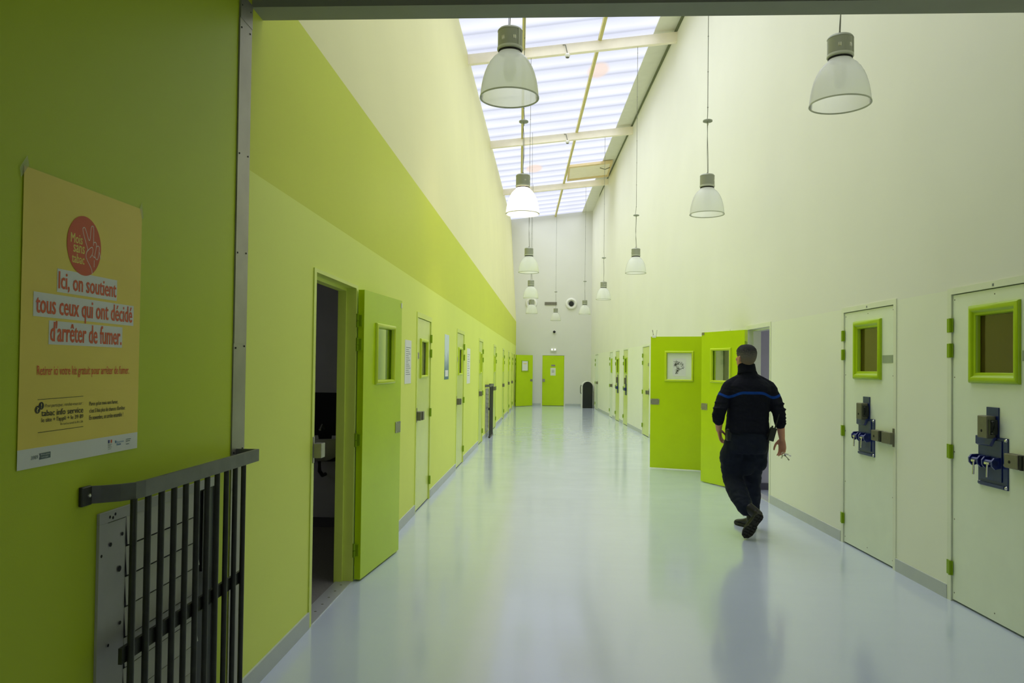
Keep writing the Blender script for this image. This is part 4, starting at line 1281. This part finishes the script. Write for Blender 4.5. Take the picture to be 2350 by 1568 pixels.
text('lettering', 'Maladie', 0.458, 0.482, 0.0205, 0.0275, M['pblue'], D3, t, bold=0.0004)
flat('logo_mark', circ(0.4525, 0.033, 0.0028, 0.0045, 16), M['pblue'], D2)
for k, z in enumerate((0.034, 0.0285, 0.0185)):
    flat('text_line', [(0.512, z), (0.540 - 0.005 * k, z), (0.540 - 0.005 * k, z + 0.0022), (0.512, z + 0.0022)], M['pslate'], D2)
# tape at the upper corners
tape_m = glass_mat('clear sticky tape', (0.86, 0.88, 0.82, 1), 0.05)
flat('tape', [(-0.012, 0.765), (0.018, 0.806), (0.010, 0.830), (-0.018, 0.790)], tape_m, D1)
flat('tape', [(0.565, 0.806), (0.582, 0.770), (0.592, 0.780), (0.580, 0.826)], tape_m, D1)

# notices along the left wall
def notice(name, u0, u1, z0, z1, label, lines):
    t = empty(name, LW(0, (u0 + u1) / 2, z0), label, 'notice', None)
    MB(LW).box(0.0, 0.003, u0, u1, z0, z1).build('sheet', M['paper'], t)
    w_, h_ = u1 - u0, z1 - z0
    for k in range(lines):
        z = z1 - h_ * (0.18 + 0.66 * k / lines)
        a = u0 + w_ * 0.16
        b = u1 - w_ * (0.12 + 0.4 * ((k * 37) % 10) / 10.0)
        MB(LW).box(0.003, 0.0035, a, b, z, z + h_ * 0.012).build('text_line', M['ink'], t)
    return t
notice('paper_notice', 7.265, 7.60, 1.36, 1.785, 'white printed notice on the lime wall beside the open door', 14)
t = notice('paper_notice.001', 12.78, 13.28, 1.25, 1.845, 'long white notice on the lime wall just before the bar guard', 10)
t = empty('wall_poster', LW(0, 10.25, 1.36), 'tall narrow looking pale blue poster on the lime wall', 'poster')
pm = mat('blue landscape print', (170, 196, 206), rough=0.6, var=0)
nt = pm.node_tree; b_ = nt.nodes['Principled BSDF']
tc = nt.nodes.new('ShaderNodeTexCoord'); sp = nt.nodes.new('ShaderNodeSeparateXYZ'); nt.links.new(tc.outputs['Object'], sp.inputs[0])
nn = nt.nodes.new('ShaderNodeTexNoise'); nn.inputs['Scale'].default_value = 9; nn.inputs['Detail'].default_value = 6; nt.links.new(tc.outputs['Object'], nn.inputs['Vector'])
mr = nt.nodes.new('ShaderNodeMapRange'); mr.inputs['From Min'].default_value = 1.45; mr.inputs['From Max'].default_value = 1.95; nt.links.new(sp.outputs['Z'], mr.inputs[0])
a2 = nt.nodes.new('ShaderNodeMath'); a2.operation = 'MULTIPLY_ADD'; a2.inputs[1].default_value = 0.7; a2.inputs[2].default_value = -0.35; nt.links.new(nn.outputs['Fac'], a2.inputs[0])
a3 = nt.nodes.new('ShaderNodeMath'); nt.links.new(mr.outputs[0], a3.inputs[0]); nt.links.new(a2.outputs[0], a3.inputs[1])
rr = nt.nodes.new('ShaderNodeValToRGB'); rr.color_ramp.elements[0].color = lin((86, 124, 126)); rr.color_ramp.elements[1].color = lin((206, 222, 226)); rr.color_ramp.elements[1].position = 0.6
nt.links.new(a3.outputs[0], rr.inputs[0]); nt.links.new(rr.outputs[0], b_.inputs['Base Color'])
MB(LW).box(0.0, 0.004, 10.03, 10.45, 1.36, 1.96).build('print', pm, t)
MB(LW).box(0.004, 0.0045, 10.10, 10.38, 1.40, 1.485).build('caption', M['paper'], t)

# ------------------------------------------------------------------ bar guard and grille
def bar_guard(u0, label):
    t = empty('bar_guard', LW(0.1, u0 + 0.55, 0), label, 'guard', 'bar guards on the lime wall')
    X = 0.10
    # flat top rail: plate on the wall, bend, long run, square return
    mb = MB(LW)
    path = [(0.0, u0 - 0.045), (0.004, u0 - 0.006), (0.03, u0 + 0.012), (0.07, u0 + 0.045), (0.094, u0 + 0.085), (X, u0 + 0.13), (X, u0 + 1.075), (0.0, u0 + 1.075)]
    wdt = 0.011
    def off(p, q, s):
        dx, dy = q[0] - p[0], q[1] - p[1]
        l = math.hypot(dx, dy)
        return (-dy / l * s, dx / l * s)
    sect = []
    for k, p in enumerate(path):
        a = path[max(0, k - 1)]; b = path[min(len(path) - 1, k + 1)]
        ox, oy = off(a, b, wdt / 2 * (1.35 if k == 6 else 1.0))
        sect.append([(p[0] + ox, p[1] + oy, 1.103), (p[0] - ox, p[1] - oy, 1.103), (p[0] - ox, p[1] - oy, 1.155), (p[0] + ox, p[1] + oy, 1.155)])
    mb.rings(sect)
    rail = mb.build('top_rail', M['rail_top'], t)
    mb = MB(LW).box(0.0, 0.012, u0 - 0.055, u0 - 0.005, 1.100, 1.158)
    pl = mb.build('wall_plate', M['rail'], t, bevel=0.003)
    MB(LW).lathe([(0.0001, 0.006), (0.006, 0.004), (0.007, 0.0), (0.0001, 0.0)], (0.012, u0 - 0.02, 1.13), seg=10, axis='x').build('screw', M['chrome'], pl)
    for k in range(11):
        u = u0 + 0.077 + 0.0858 * k
        MB(LW).tube([(X - 0.004, u, 0.03), (X - 0.004, u, 1.104)], 0.0105, seg=12).build('bar', M['rail'], t)
    mb = MB(LW).box(X - 0.026, X - 0.014, u0 + 0.045, u0 + 0.96, 0.603, 0.652)
    mb.build('middle_rail', M['rail'], t)
    mb = MB(LW).box(X - 0.022, X + 0.014, u0 + 0.045, u0 + 0.96, 0.0, 0.04)
    mb.build('bottom_rail', M['rail'], t)
    return t
bar_guard(2.26, 'dark bar guard with bent top rail below the yellow poster')
bar_guard(16.50, 'small looking grey bar guard far down the lime wall between the closed doors')

def vent_panel(u0, label):
    t = empty('wall_grille', LW(0, u0 + 0.42, 0.1), label, 'grille', 'louvred grilles behind the bar guards')
    # sheet frame with holes around the louvres
    mb = MB(LW)
    a0, a1, z0, z1 = u0, u0 + 0.86, 0.12, 1.062
    mb.box(0, 0.010, a0, a1, 1.027, z1)
    mb.box(0, 0.010, a0, a0 + 0.045, z0, 1.027)
    mb.box(0, 0.010, a1 - 0.03, a1, z0, 1.027)
    mb.box(0, 0.010, a0 + 0.045, a1 - 0.03, z0, 0.16)
    fr = mb.build('frame', M['vent'], t, bevel=0.001)
    MB(LW).box(0, 0.007, a0 + 0.048, a0 + 0.152, 0.16, 1.024).build('side_sheet', M['vent'], t)
    MB(LW).box(0, 0.002, a0 + 0.152, a1 - 0.03, 0.16, 1.027).build('backing', M['dark'], t)
    MB(LW).box(0.002, 0.009, a1 - 0.15, a1 - 0.075, 0.70, 1.02).build('dark_strip', M['rail'], t)
    for k in range(9):
        zt = 1.027 - 0.0995 * k
        zb = zt - 0.0995
        mb = MB(LW).hexa([(0.015, a0 + 0.154, zb + 0.008), (0.015, a0 + 0.655 + 0.02 * ((k * 7) % 3 - 1), zb + 0.008), (0.012, a0 + 0.655 + 0.02 * ((k * 7) % 3 - 1), zb + 0.008), (0.012, a0 + 0.154, zb + 0.008),
                          (0.008, a0 + 0.154, zt), (0.008, a0 + 0.655, zt), (0.005, a0 + 0.655, zt), (0.005, a0 + 0.154, zt)])
        mb.build('louvre', M['vent_slat'], t)
    for (u, z, r) in ((0.055, 1.043, 0.005), (0.085, 1.047, 0.005), (0.072, 1.038, 0.005), (0.013, 0.93, 0.005), (0.062, 0.955, 0.007), (0.060, 0.64, 0.005), (0.128, 0.975, 0.006), (0.115, 0.866, 0.010), (0.125, 0.69, 0.006), (0.82, 1.05, 0.005), (0.835, 1.038, 0.005)):
        MB(LW).lathe([(0.0001, 0.0006), (r, 0.0006), (r, 0.0), (0.0001, 0.0)], (0.0098, a0 + u, z), seg=10, axis='x').build('hole', M['black'], fr)
    return t
vent_panel(2.30, 'pale louvred steel grille behind the nearest bar guard')
vent_panel(16.54, 'pale louvred steel grille behind the far bar guard')

# ------------------------------------------------------------------ end wall fittings
def nozzle(x, label):
    t = empty('air_nozzle', BW(0, x, 4.15), label, 'air nozzle', 'round air nozzles high on the end wall')
    MB(BW).lathe([(0.0001, 0.0), (0.235, 0.0), (0.235, 0.02), (0.215, 0.06), (0.17, 0.075), (0.13, 0.05), (0.105, 0.02), (0.0001, 0.02)], (0, x, 4.15), seg=48, axis='x').build('ring', M['white'], t)
    MB(BW).lathe([(0.0001, 0.01), (0.103, 0.01), (0.1, 0.05), (0.07, 0.09), (0.0001, 0.10)], (0, x, 4.15), seg=32, axis='x').build('core', M['dark'], t)
nozzle(0.843, 'round white air nozzle with black centre, right of the grille')
nozzle(-0.775, 'round white air nozzle half hidden by the hanging lamps, left of the grille')
t = empty('air_grille', BW(0, 0.013, 4.09), 'long grey slotted air grille high on the end wall', 'air grille')
MB(BW).box(0, 0.02, -0.235, 0.26, 4.085, 4.215).build('frame', M['steel'], t)
mb = MB(BW)
for k in range(14):
    mb.box(0.018, 0.028, -0.22 + 0.034 * k, -0.20 + 0.034 * k, 4.10, 4.20)
mb.build('slats', M['steel_dark'], t)
t = empty('dome_camera', BW(0, 0.167, 2.95), 'small black dome camera on the end wall above the exit light', 'camera')
MB(BW).lathe([(0.0001, 0), (0.07, 0), (0.07, 0.03), (0.0001, 0.03)], (0, 0.167, 3.0), seg=24, axis='x').build('base', M['white'], t)
MB(BW).blob((0, 0, 0), 0, 0, 0, sub=1).bm.free()
mb = MB(); mb.blob(tuple(BW(0.04, 0.167, 3.0)), 0.055, 0.055, 0.055); mb.build('dome', M['dark'], t, smooth=True)
t = empty('emergency_light', BW(0, 0.14, 2.2), 'white emergency light with two glowing spots above the end door', 'emergency light')
MB(BW).box(0, 0.06, 0.02, 0.27, 2.21, 2.33).build('body', M['white'], t, bevel=0.01)
for x in (0.085, 0.205):
    MB(BW).lathe([(0.0001, 0.008), (0.022, 0.006), (0.026, 0), (0.0001, 0)], (0.06, x, 2.285), seg=16, axis='x').build('led', M['exit_led'], t)

# arched cabinet standing by the end wall
t = empty('arched_cabinet', (1.46, 29.95, 0), 'black arched cabinet with white sides standing at the end of the corridor', 'cabinet')
def arch(x0, x1, z1, n=16):
    cx = (x0 + x1) / 2; r = (x1 - x0) / 2
    pts = [(x0, 0.0)]
    pts += [(cx - r * math.cos(math.pi * k / n), z1 - r + r * math.sin(math.pi * k / n)) for k in range(n + 1)]
    pts.append((x1, 0.0))
    return pts
MB().prism(arch(1.235, 1.69, 1.04), 1, 29.78, 30.35).build('body', M['white'], t)
MB().prism(arch(1.28, 1.667, 1.02), 1, 29.745, 29.78).build('front_panel', M['dark'], t)
MB().tube([(1.23, 29.85, 0.55), (1.20, 29.87, 0.60), (1.20, 29.95, 0.80), (1.23, 30.0, 0.88)], 0.014).build('handle', M['dark'], t)

# ------------------------------------------------------------------ the person
def bake_union(o, voxel, smooth_it, fac=0.5):
    r = o.modifiers.new('remesh', 'REMESH'); r.mode = 'VOXEL'; r.voxel_size = voxel; r.use_smooth_shade = True
    if smooth_it:
        s = o.modifiers.new('smooth', 'SMOOTH'); s.iterations = smooth_it; s.factor = fac
    return bake(o)

from mathutils import noise as mnoise
def wrinkle(o, amp, sc, seed):
    """cloth creases: ridged noise pushed along the normals"""
    me = o.data
    nr = [v.normal.copy() for v in me.vertices]
    for v, n_ in zip(me.vertices, nr):
        c = v.co
        k = c.x * 0.6 + c.y * 0.4
        p = Vector((c.x * sc[0] + seed, c.y * sc[1], (c.z + 0.5 * k) * sc[2]))
        h = 1 - abs(mnoise.noise(p)) * 2.2
        h2 = mnoise.noise(p * 0.45 + Vector((9, 3, 1)))
        v.co = c + n_ * amp * (0.55 * (h - 0.45) + 0.6 * h2)

def ellrings(rows, n=28):
    out = []
    for (z, cx, cy, rx, ry) in rows:
        ring = []
        for k in range(n):
            a = 2 * math.pi * k / n
            c, s = math.cos(a), math.sin(a)
            p = 2.4
            rr = (abs(c) ** p + abs(s) ** p) ** (-1 / p)
            ring.append((cx + rx * rr * c, cy + ry * rr * s, z))
        out.append(ring)
    return out

def finger(mb, base, d0, bends, lens, r, axis):
    """chain of three tapering segments starting along d0, bending about axis"""
    p = Vector(base); d = Vector(d0).normalized()
    pts = [(p.x, p.y, p.z, r)]
    for bnd, ln in zip(bends, lens):
        d = Matrix.Rotation(bnd, 3, Vector(axis)) @ d
        p = p + d * ln
        r *= 0.93
        pts.append((p.x, p.y, p.z, r))
    mb.limb(pts, seg=10)
    return p

person = empty('person', (1.86, 7.35, 0), 'person in dark navy uniform with blue back stripe, walking away with keys in hand', 'person')

# --- continuous body: head, neck, trunk under the clothes, arms and hands, legs
HC = Vector((1.828, 7.265, 1.652))
hy_ = math.radians(25)               # head turned to the left
HR = Matrix.Rotation(hy_, 3, 'Z')
def hp(x, y, z):                      # head coordinates: x right, y face direction, z up
    return HC + HR @ Vector((x, y, z))
mb = MB()
mb.blob(HC + HR @ Vector((0, -0.012, 0.012)), 0.075, 0.097, 0.094, rot=HR)
mb.blob(hp(0, 0.028, -0.045), 0.064, 0.066, 0.078, rot=HR)
mb.blob(hp(0, 0.040, -0.078), 0.056, 0.045, 0.040, rot=HR, sub=2)
mb.blob(hp(0, 0.060, -0.088), 0.036, 0.032, 0.030, rot=HR, sub=2)
mb.blob(hp(0, 0.080, 0.035), 0.050, 0.014, 0.014, rot=HR, sub=2)
mb.limb([tuple(hp(0, 0.085, 0.030)) + (0.008,), tuple(hp(0, 0.100, -0.012)) + (0.010,)], seg=10)
mb.blob(hp(0.011, 0.092, -0.016), 0.009, 0.010, 0.008, rot=HR, sub=2)
mb.blob(hp(-0.011, 0.092, -0.016), 0.009, 0.010, 0.008, rot=HR, sub=2)
mb.blob(hp(0, 0.090, -0.050), 0.024, 0.010, 0.006, rot=HR, sub=2)
mb.blob(hp(0, 0.088, -0.060), 0.020, 0.010, 0.007, rot=HR, sub=2)
for sx in (-1, 1):
    mb.blob(hp(sx * 0.042, 0.060, -0.018), 0.022, 0.022, 0.022, rot=HR, sub=2)
    er = HR @ Matrix.Rotation(sx * 0.35, 3, 'Z')
    mb.blob(hp(sx * 0.080, -0.002, -0.020), 0.008, 0.018, 0.031, rot=er, sub=2)
    mb.blob(hp(sx * 0.084, -0.010, -0.008), 0.006, 0.013, 0.020, rot=er, sub=2)
mb.limb([(1.835, 7.285, 1.60, 0.058), (1.85, 7.292, 1.50, 0.064), (1.855, 7.29, 1.42, 0.075)])
mb.rings(ellrings([(0.84, 1.85, 7.28, 0.15, 0.10), (1.0, 1.85, 7.28, 0.145, 0.095), (1.2, 1.858, 7.28, 0.16, 0.10), (1.38, 1.865, 7.285, 0.17, 0.095), (1.43, 1.865, 7.285, 0.11, 0.07)]))
SHL, ELL, WRL = (1.672, 7.285, 1.392), (1.572, 7.21, 1.13), (1.605, 7.36, 0.965)
SHR, ELR, WRR = (2.062, 7.285, 1.388), (2.128, 7.235, 1.128), (2.172, 7.285, 0.895)
for a, b, c in ((SHL, ELL, WRL), (SHR, ELR, WRR)):
    m1 = tuple(b[k] + (c[k] - b[k]) * 0.3 for k in range(3))
    mb.limb([(a[0], a[1], a[2] - 0.04, 0.042), b + (0.040,), m1 + (0.042,), tuple(b[k] + (c[k] - b[k]) * 0.75 for k in range(3)) + (0.033,), c + (0.027,)])
HIPL, KNL, ANL = (1.755, 7.29, 0.88), (1.738, 7.34, 0.50), (1.808, 7.08, 0.27)
HIPR, KNR, ANR = (1.945, 7.29, 0.88), (1.935, 7.42, 0.50), (1.972, 7.575, 0.11)
for a, b, c in ((HIPL, KNL, ANL), (HIPR, KNR, ANR)):
    mb.limb([a + (0.075,), tuple((a[k] + b[k]) / 2 for k in range(3)) + (0.060,), b + (0.048,), tuple(b[k] + (c[k] - b[k]) * 0.3 for k in range(3)) + (0.045,), c + (0.030,)])
# right hand: hangs down, back of the hand turned out, fingers curled round the keys
def hand(mb, wrist, down, out, side, curl, thumb_sign):
    """down: along the hand; out: direction the palm faces; side: from little finger to index"""
    d = Vector(down).normalized(); o = Vector(out).normalized(); s = Vector(side).normalized()
    w = Vector(wrist)
    rows = []
    for (k, hw, ht) in ((-0.012, 0.024, 0.020), (0.02, 0.033, 0.018), (0.055, 0.041, 0.016), (0.085, 0.042, 0.014), (0.098, 0.040, 0.011)):
        ring = []
        for q in range(16):
            a = 2 * math.pi * q / 16
            ring.append(tuple(w + d * k + s * (hw * math.cos(a)) + o * (ht * math.sin(a))))
        rows.append(ring)
    mb.rings(rows)
    ax = s if (o.cross(d)).dot(s) < 0 else -s
    # bend axis so that a positive angle curls the finger towards the palm side
    test = Matrix.Rotation(0.3, 3, s) @ d
    sg = 1 if test.dot(o) > 0 else -1
    tips = []
    for (off, ln, r, extra) in ((0.031, 0.072, 0.0092, 0.0), (0.0105, 0.080, 0.0096, 0.08), (-0.011, 0.074, 0.0092, 0.16), (-0.031, 0.058, 0.0080, 0.24)):
        b = w + d * 0.094 + s * off
        tips.append(finger(mb, b, d + s * off * 1.2, [sg * (curl[0] + extra * 0.4), sg * (curl[1] + extra), sg * (curl[2] + extra)], [ln * 0.45, ln * 0.31, ln * 0.24], r, s))
    tb = w + d * 0.022 + s * 0.030 + o * 0.004
    td = (d * 0.75 + s * 0.62 + o * 0.35)
    q1 = tb + td.normalized() * 0.042
    q2 = q1 + (d * 0.9 + s * 0.15 + o * 0.45).normalized() * 0.032
    q3 = q2 + (d * 0.9 - s * 0.10 + o * 0.5).normalized() * 0.026
    mb.limb([tuple(tb) + (0.0145,), tuple(q1) + (0.0115,), tuple(q2) + (0.0105,), tuple(q3) + (0.0085,)], seg=10)
    return tips
tips_r = hand(mb, WRR, (0.06, 0.10, -1.0), (-0.72, -0.66, 0.0), (-0.66, 0.72, 0.0), (0.22, 0.45, 0.35), 1)
tips_l = hand(mb, WRL, (0.26, 0.30, -0.92), (0.90, -0.42, 0.10), (0.36, 0.85, 0.38), (0.30, 0.50, 0.35), 1)
body = mb.build('body', M['skin'], person)
bake_union(body, 0.0055, 3, 0.5)

# --- hair: short crop, shorter and paler on the sides
mb = MB()
r_ = bmesh.ops.create_icosphere(mb.bm, subdivisions=5, radius=1.0)
for v in r_['verts']:
    x, y, z = v.co
    pw = 2.0 + 0.5 * max(0.0, min(1.0, z * 1.6 + 0.5))
    nn_ = (abs(x) ** pw + abs(y) ** pw + abs(z) ** pw) ** (-1 / pw)
    x2, y2, z2 = x * nn_, y * nn_, z * nn_
    p = Vector((x2 * 0.0735, -0.012 + y2 * 0.0985, 0.012 + z2 * 0.094))
    line = -0.088 if y < -0.15 else (-0.088 + 0.10 * min(1, (y + 0.15) / 0.45))
    if y > 0.55: line = 0.052
    grow = 0.003 + 0.010 * max(0, z) ** 1.2 + 0.004 * max(0, z) * max(0, y)
    n_ = Vector((x, y, z)).normalized()
    if p.z < line:
        p = Vector((x * 0.075, -0.012 + y * 0.097, 0.012 + z * 0.094)) - n_ * 0.012
    else:
        p = p + n_ * (grow + random.uniform(-0.0008, 0.0012) * (1 + z))
    v.co = hp(*p)
hair = mb.build('hair', M['hair'], person, smooth=True)

# --- fleece with rolled sleeves
mb = MB()
mb.rings(ellrings([(0.945, 1.850, 7.28, 0.192, 0.140), (0.97, 1.850, 7.28, 0.205, 0.150), (1.00, 1.851, 7.28, 0.199, 0.144), (1.06, 1.853, 7.28, 0.190, 0.134), (1.15, 1.857, 7.28, 0.192, 0.132), (1.25, 1.861, 7.28, 0.202, 0.136), (1.33, 1.863, 7.28, 0.208, 0.138), (1.385, 1.864, 7.285, 0.206, 0.128), (1.425, 1.864, 7.287, 0.168, 0.108), (1.455, 1.86, 7.29, 0.125, 0.092), (1.485, 1.856, 7.292, 0.088, 0.086), (1.53, 1.852, 7.29, 0.078, 0.082)]))
for sx, a, b, c in ((-1, SHL, ELL, WRL), (1, SHR, ELR, WRR)):
    fo = tuple(b[k] + (c[k] - b[k]) * 0.40 for k in range(3))
    mid = tuple((a[k] + b[k]) / 2 for k in range(3))
    mb.limb([(1.852 + sx * 0.055, 7.292, 1.455, 0.052), (1.862 + sx * 0.12, 7.290, 1.420, 0.055), (a[0] - sx * 0.012, a[1], a[2] - 0.022, 0.068), mid + (0.066,), b + (0.059,), fo + (0.053,)])
    # rolled folds near the elbow
    for k, f_ in enumerate((0.05, 0.18, 0.30, 0.40)):
        q = Vector(b) + (Vector(c) - Vector(b)) * f_
        dirv = (Vector(c) - Vector(b)).normalized()
        rot = dirv.to_track_quat('Z', 'Y').to_matrix()
        mb.blob(q + Vector((sx * 0.004, -0.003, 0)), 0.0635 - 0.002 * k, 0.0635 - 0.002 * k, 0.014, rot=rot, sub=2)
    q = Vector(mid) * 0.35 + Vector(b) * 0.65
    mb.blob(q + Vector((sx * 0.010, -0.008, 0)), 0.069, 0.069, 0.016, sub=2)
    q = Vector(mid) * 0.75 + Vector(b) * 0.25
    mb.blob(q + Vector((sx * 0.008, -0.006, 0)), 0.070, 0.070, 0.016, sub=2)
fleece = mb.build('fleece', M['navy'], person)
bake_union(fleece, 0.007, 3, 0.5)
wrinkle(fleece, 0.006, (9, 9, 22), 2.7)
# stand up collar
mb = MB()
def collar_ring(z, r, cy, lean=0.0):
    return [(1.846 - lean + r * math.cos(2 * math.pi * k / 36), cy + r * 1.03 * math.sin(2 * math.pi * k / 36), z - 0.022 * math.sin(2 * math.pi * k / 36)) for k in range(36)]
mb.rings([collar_ring(1.495, 0.088, 7.29), collar_ring(1.525, 0.083, 7.288), collar_ring(1.558, 0.080, 7.286, 0.004), collar_ring(1.580, 0.079, 7.284, 0.008), collar_ring(1.583, 0.073, 7.284, 0.008), collar_ring(1.55, 0.070, 7.286, 0.004), collar_ring(1.495, 0.074, 7.29)], close=True)
mb.build('collar', M['navy'], fleece, smooth=True)
# arm badge
mb = MB()
mb.blob((1.622, 7.262, 1.345), 0.012, 0.030, 0.038, sub=2)
mb.build('arm_badge', M['plate'], fleece, smooth=True)

# --- trousers
mb = MB()
mb.rings(ellrings([(0.995, 1.850, 7.28, 0.178, 0.124), (0.95, 1.85, 7.28, 0.186, 0.132), (0.88, 1.85, 7.278, 0.192, 0.140), (0.80, 1.848, 7.28, 0.188, 0.138), (0.76, 1.845, 7.285, 0.170, 0.12)]))
mb.limb([(1.748, 7.285, 0.86, 0.104), (1.722, 7.31, 0.74, 0.106), (1.716, 7.34, 0.64, 0.101), (1.728, 7.36, 0.55, 0.094), (1.738, 7.33, 0.485, 0.092), (1.752, 7.26, 0.42, 0.091), (1.768, 7.18, 0.355, 0.086), (1.785, 7.115, 0.30, 0.076), (1.793, 7.095, 0.275, 0.070)])
mb.limb([(1.952, 7.285, 0.86, 0.104), (1.940, 7.32, 0.74, 0.106), (1.932, 7.37, 0.64, 0.096), (1.932, 7.42, 0.54, 0.086), (1.942, 7.46, 0.45, 0.084), (1.956, 7.51, 0.34, 0.082), (1.968, 7.55, 0.24, 0.076), (1.972, 7.56, 0.195, 0.070)])
mb.blob((1.842, 7.315, 0.71), 0.12, 0.082, 0.17, sub=3)
# cargo pockets, cuff folds and knee folds
mb.blob((1.992, 7.31, 0.68), 0.052, 0.075, 0.10, sub=2)
mb.blob((1.650, 7.33, 0.70), 0.040, 0.080, 0.10, sub=2)
for (c, r, d) in (((1.972, 7.56, 0.20), 0.078, (0.05, 0.2, -1)), ((1.966, 7.545, 0.255), 0.083, (0.05, 0.25, -1)), ((1.935, 7.43, 0.52), 0.092, (0, 0.3, -1)),
                  ((1.792, 7.095, 0.28), 0.076, (0.2, -0.5, -0.8)), ((1.778, 7.14, 0.325), 0.087, (0.2, -0.6, -0.8)), ((1.736, 7.34, 0.50), 0.101, (0, -0.15, -1)), ((1.726, 7.355, 0.56), 0.101, (0, 0.1, -1)),
                  ((1.760, 7.22, 0.39), 0.094, (0.15, -0.6, -0.8)), ((1.935, 7.34, 0.70), 0.112, (0, 0.1, -1)), ((2.03, 7.57, 0.185), 0.02, (0, 0.1, -1))):
    rot = Vector(d).normalized().to_track_quat('Z', 'Y').to_matrix()
    mb.blob(Vector(c), r, r, 0.016 if r > 0.03 else 0.02, rot=rot, sub=2)
trs = mb.build('trousers', M['trouser'], person)
bake_union(trs, 0.008, 7, 0.5)
wrinkle(trs, 0.010, (9, 9, 16), 1.3)
# belt pouch on the left hip
MB().box(1.648, 1.70, 7.20, 7.30, 0.87, 0.985).build('belt_pouch', M['dark'], trs, bevel=0.012)

# --- boots
def boot(heel, tdir, updir, name, flex=0.0, shaft=None):
    h = Vector(heel); tv = Vector(tdir).normalized()
    uv = Vector(updir); uv = (uv - tv * uv.dot(tv)).normalized()
    sv = tv.cross(uv)
    def at(l, s, z):
        return h + tv * l + sv * s + uv * z
    rows = []
    for (l, hw, ht) in ((-0.004, 0.022, 0.07), (0.012, 0.034, 0.105), (0.05, 0.037, 0.115), (0.10, 0.036, 0.098), (0.15, 0.043, 0.078), (0.20, 0.049, 0.064), (0.245, 0.045, 0.055), (0.275, 0.030, 0.042), (0.284, 0.012, 0.034)):
        ring = []
        for k in range(16):
            a = 2 * math.pi * k / 16
            x, z = math.cos(a), math.sin(a)
            ring.append(tuple(at(l, hw * x, 0.022 + (ht - 0.022) * (0.5 + 0.5 * z) if z > -0.5 else 0.022)))
        rows.append(ring)
    mb = MB().rings(rows)
    if shaft:
        mb.limb([tuple(at(0.048, 0, 0.085)) + (0.045,), tuple(Vector(shaft)) + (0.052,)], seg=16)
    up_ = mb.build(name, M['boot'], person)
    bake_union(up_, 0.007, 3)
    out = [(-0.008, 0.0), (0.0, 0.026), (0.03, 0.038), (0.085, 0.034), (0.13, 0.036), (0.18, 0.050), (0.23, 0.049), (0.27, 0.034), (0.292, 0.0)]
    poly = out + [(l, -s) for l, s in reversed(out[1:-1])]
    mb = MB(lambda l, s, z: at(l, s, z))
    mb.rings([[(l, s, 0.030) for l, s in poly], [(l, s, 0.008) for l, s in poly]])
    for k in range(9):            # tread lugs
        l0 = 0.005 + 0.031 * k
        if 0.09 < l0 < 0.125: continue
        hw = 0.030 if l0 < 0.09 else 0.040
        if l0 > 0.25: hw = 0.026
        mb.box(l0, l0 + 0.020, -hw, -0.004, 0.0, 0.009)
        mb.box(l0, l0 + 0.020, 0.004, hw, 0.0, 0.009)
    mb.build('sole', M['sole'], up_)
    return up_
boot((1.985, 7.52, 0.0), (-0.40, 0.92, 0.0), (0, 0, 1), 'boot', shaft=(1.975, 7.575, 0.22))
boot((1.884, 6.93, 0.240), (-0.377, 0.458, -0.806), (0, 1, 0.15), 'boot', shaft=(1.812, 7.07, 0.285))
mb = MB().tube([(1.772 + 0.010 * math.cos(a), 7.075, 0.225 + 0.016 * math.sin(a)) for a in [2 * math.pi * k / 10 for k in range(10)]], 0.0022, seg=6, close=True)
mb.build('bootlace', M['boot'], person)

# --- things carried
t = empty('radio', (2.045, 7.22, 0.87), 'black two way radio hanging on the belt at the right hip of the person', 'radio')
rm = Matrix.Rotation(0.27, 3, 'Y')
def rf(x, y, z):
    return Vector((2.028, 7.165, 0.885)) + rm @ Vector((x, y, z))
MB(rf).box(-0.028, 0.028, -0.02, 0.02, 0.0, 0.125).build('case', M['dark'], t, bevel=0.005)
MB(rf).tube([(0.012, 0, 0.125), (0.012, 0, 0.16), (0.012, 0, 0.26)], [0.008, 0.0055, 0.004], seg=10).build('antenna', M['dark'], t)
MB(rf).tube([(-0.015, 0, 0.125), (-0.015, 0, 0.140)], 0.008, seg=10).build('knob', M['dark'], t)

kp = Vector((2.168, 7.235, 0.762))
t = empty('key_ring', tuple(kp), 'bunch of keys held in the right hand of the person', 'keys')
mb = MB().tube([tuple(kp + Vector((0.014 * math.cos(a), 0.006 * math.sin(a), 0.012 * math.sin(a)))) for a in [2 * math.pi * k / 20 for k in range(20)]], 0.0025, seg=6, close=True)
mb.build('ring', M['chrome'], t)
for k, dv in enumerate(((0.90, -0.25, -0.22), (0.62, -0.30, -0.68), (0.75, 0.2, -0.05), (-0.3, -0.2, -0.8))):
    d = Vector(dv).normalized(); s = d.cross(Vector((0, 1, 0))).normalized(); n_ = d.cross(s)
    L_ = (0.060, 0.066, 0.042, 0.036)[k]
    b = kp + d * 0.012
    mb = MB(lambda l, q, h: b + d * l + s * q + n_ * h)
    mb.box(0.0, 0.018, -0.007, 0.007, -0.0015, 0.0015)
    mb.box(0.018, L_, -0.003, 0.003, -0.002, 0.002)
    mb.box(L_ - 0.016, L_ - 0.010, -0.009, -0.003, -0.0015, 0.0015)
    mb.box(L_ - 0.006, L_, -0.010, -0.003, -0.0015, 0.0015)
    mb.build('key', M['chrome'] if k != 1 else M['steel_dark'], t)
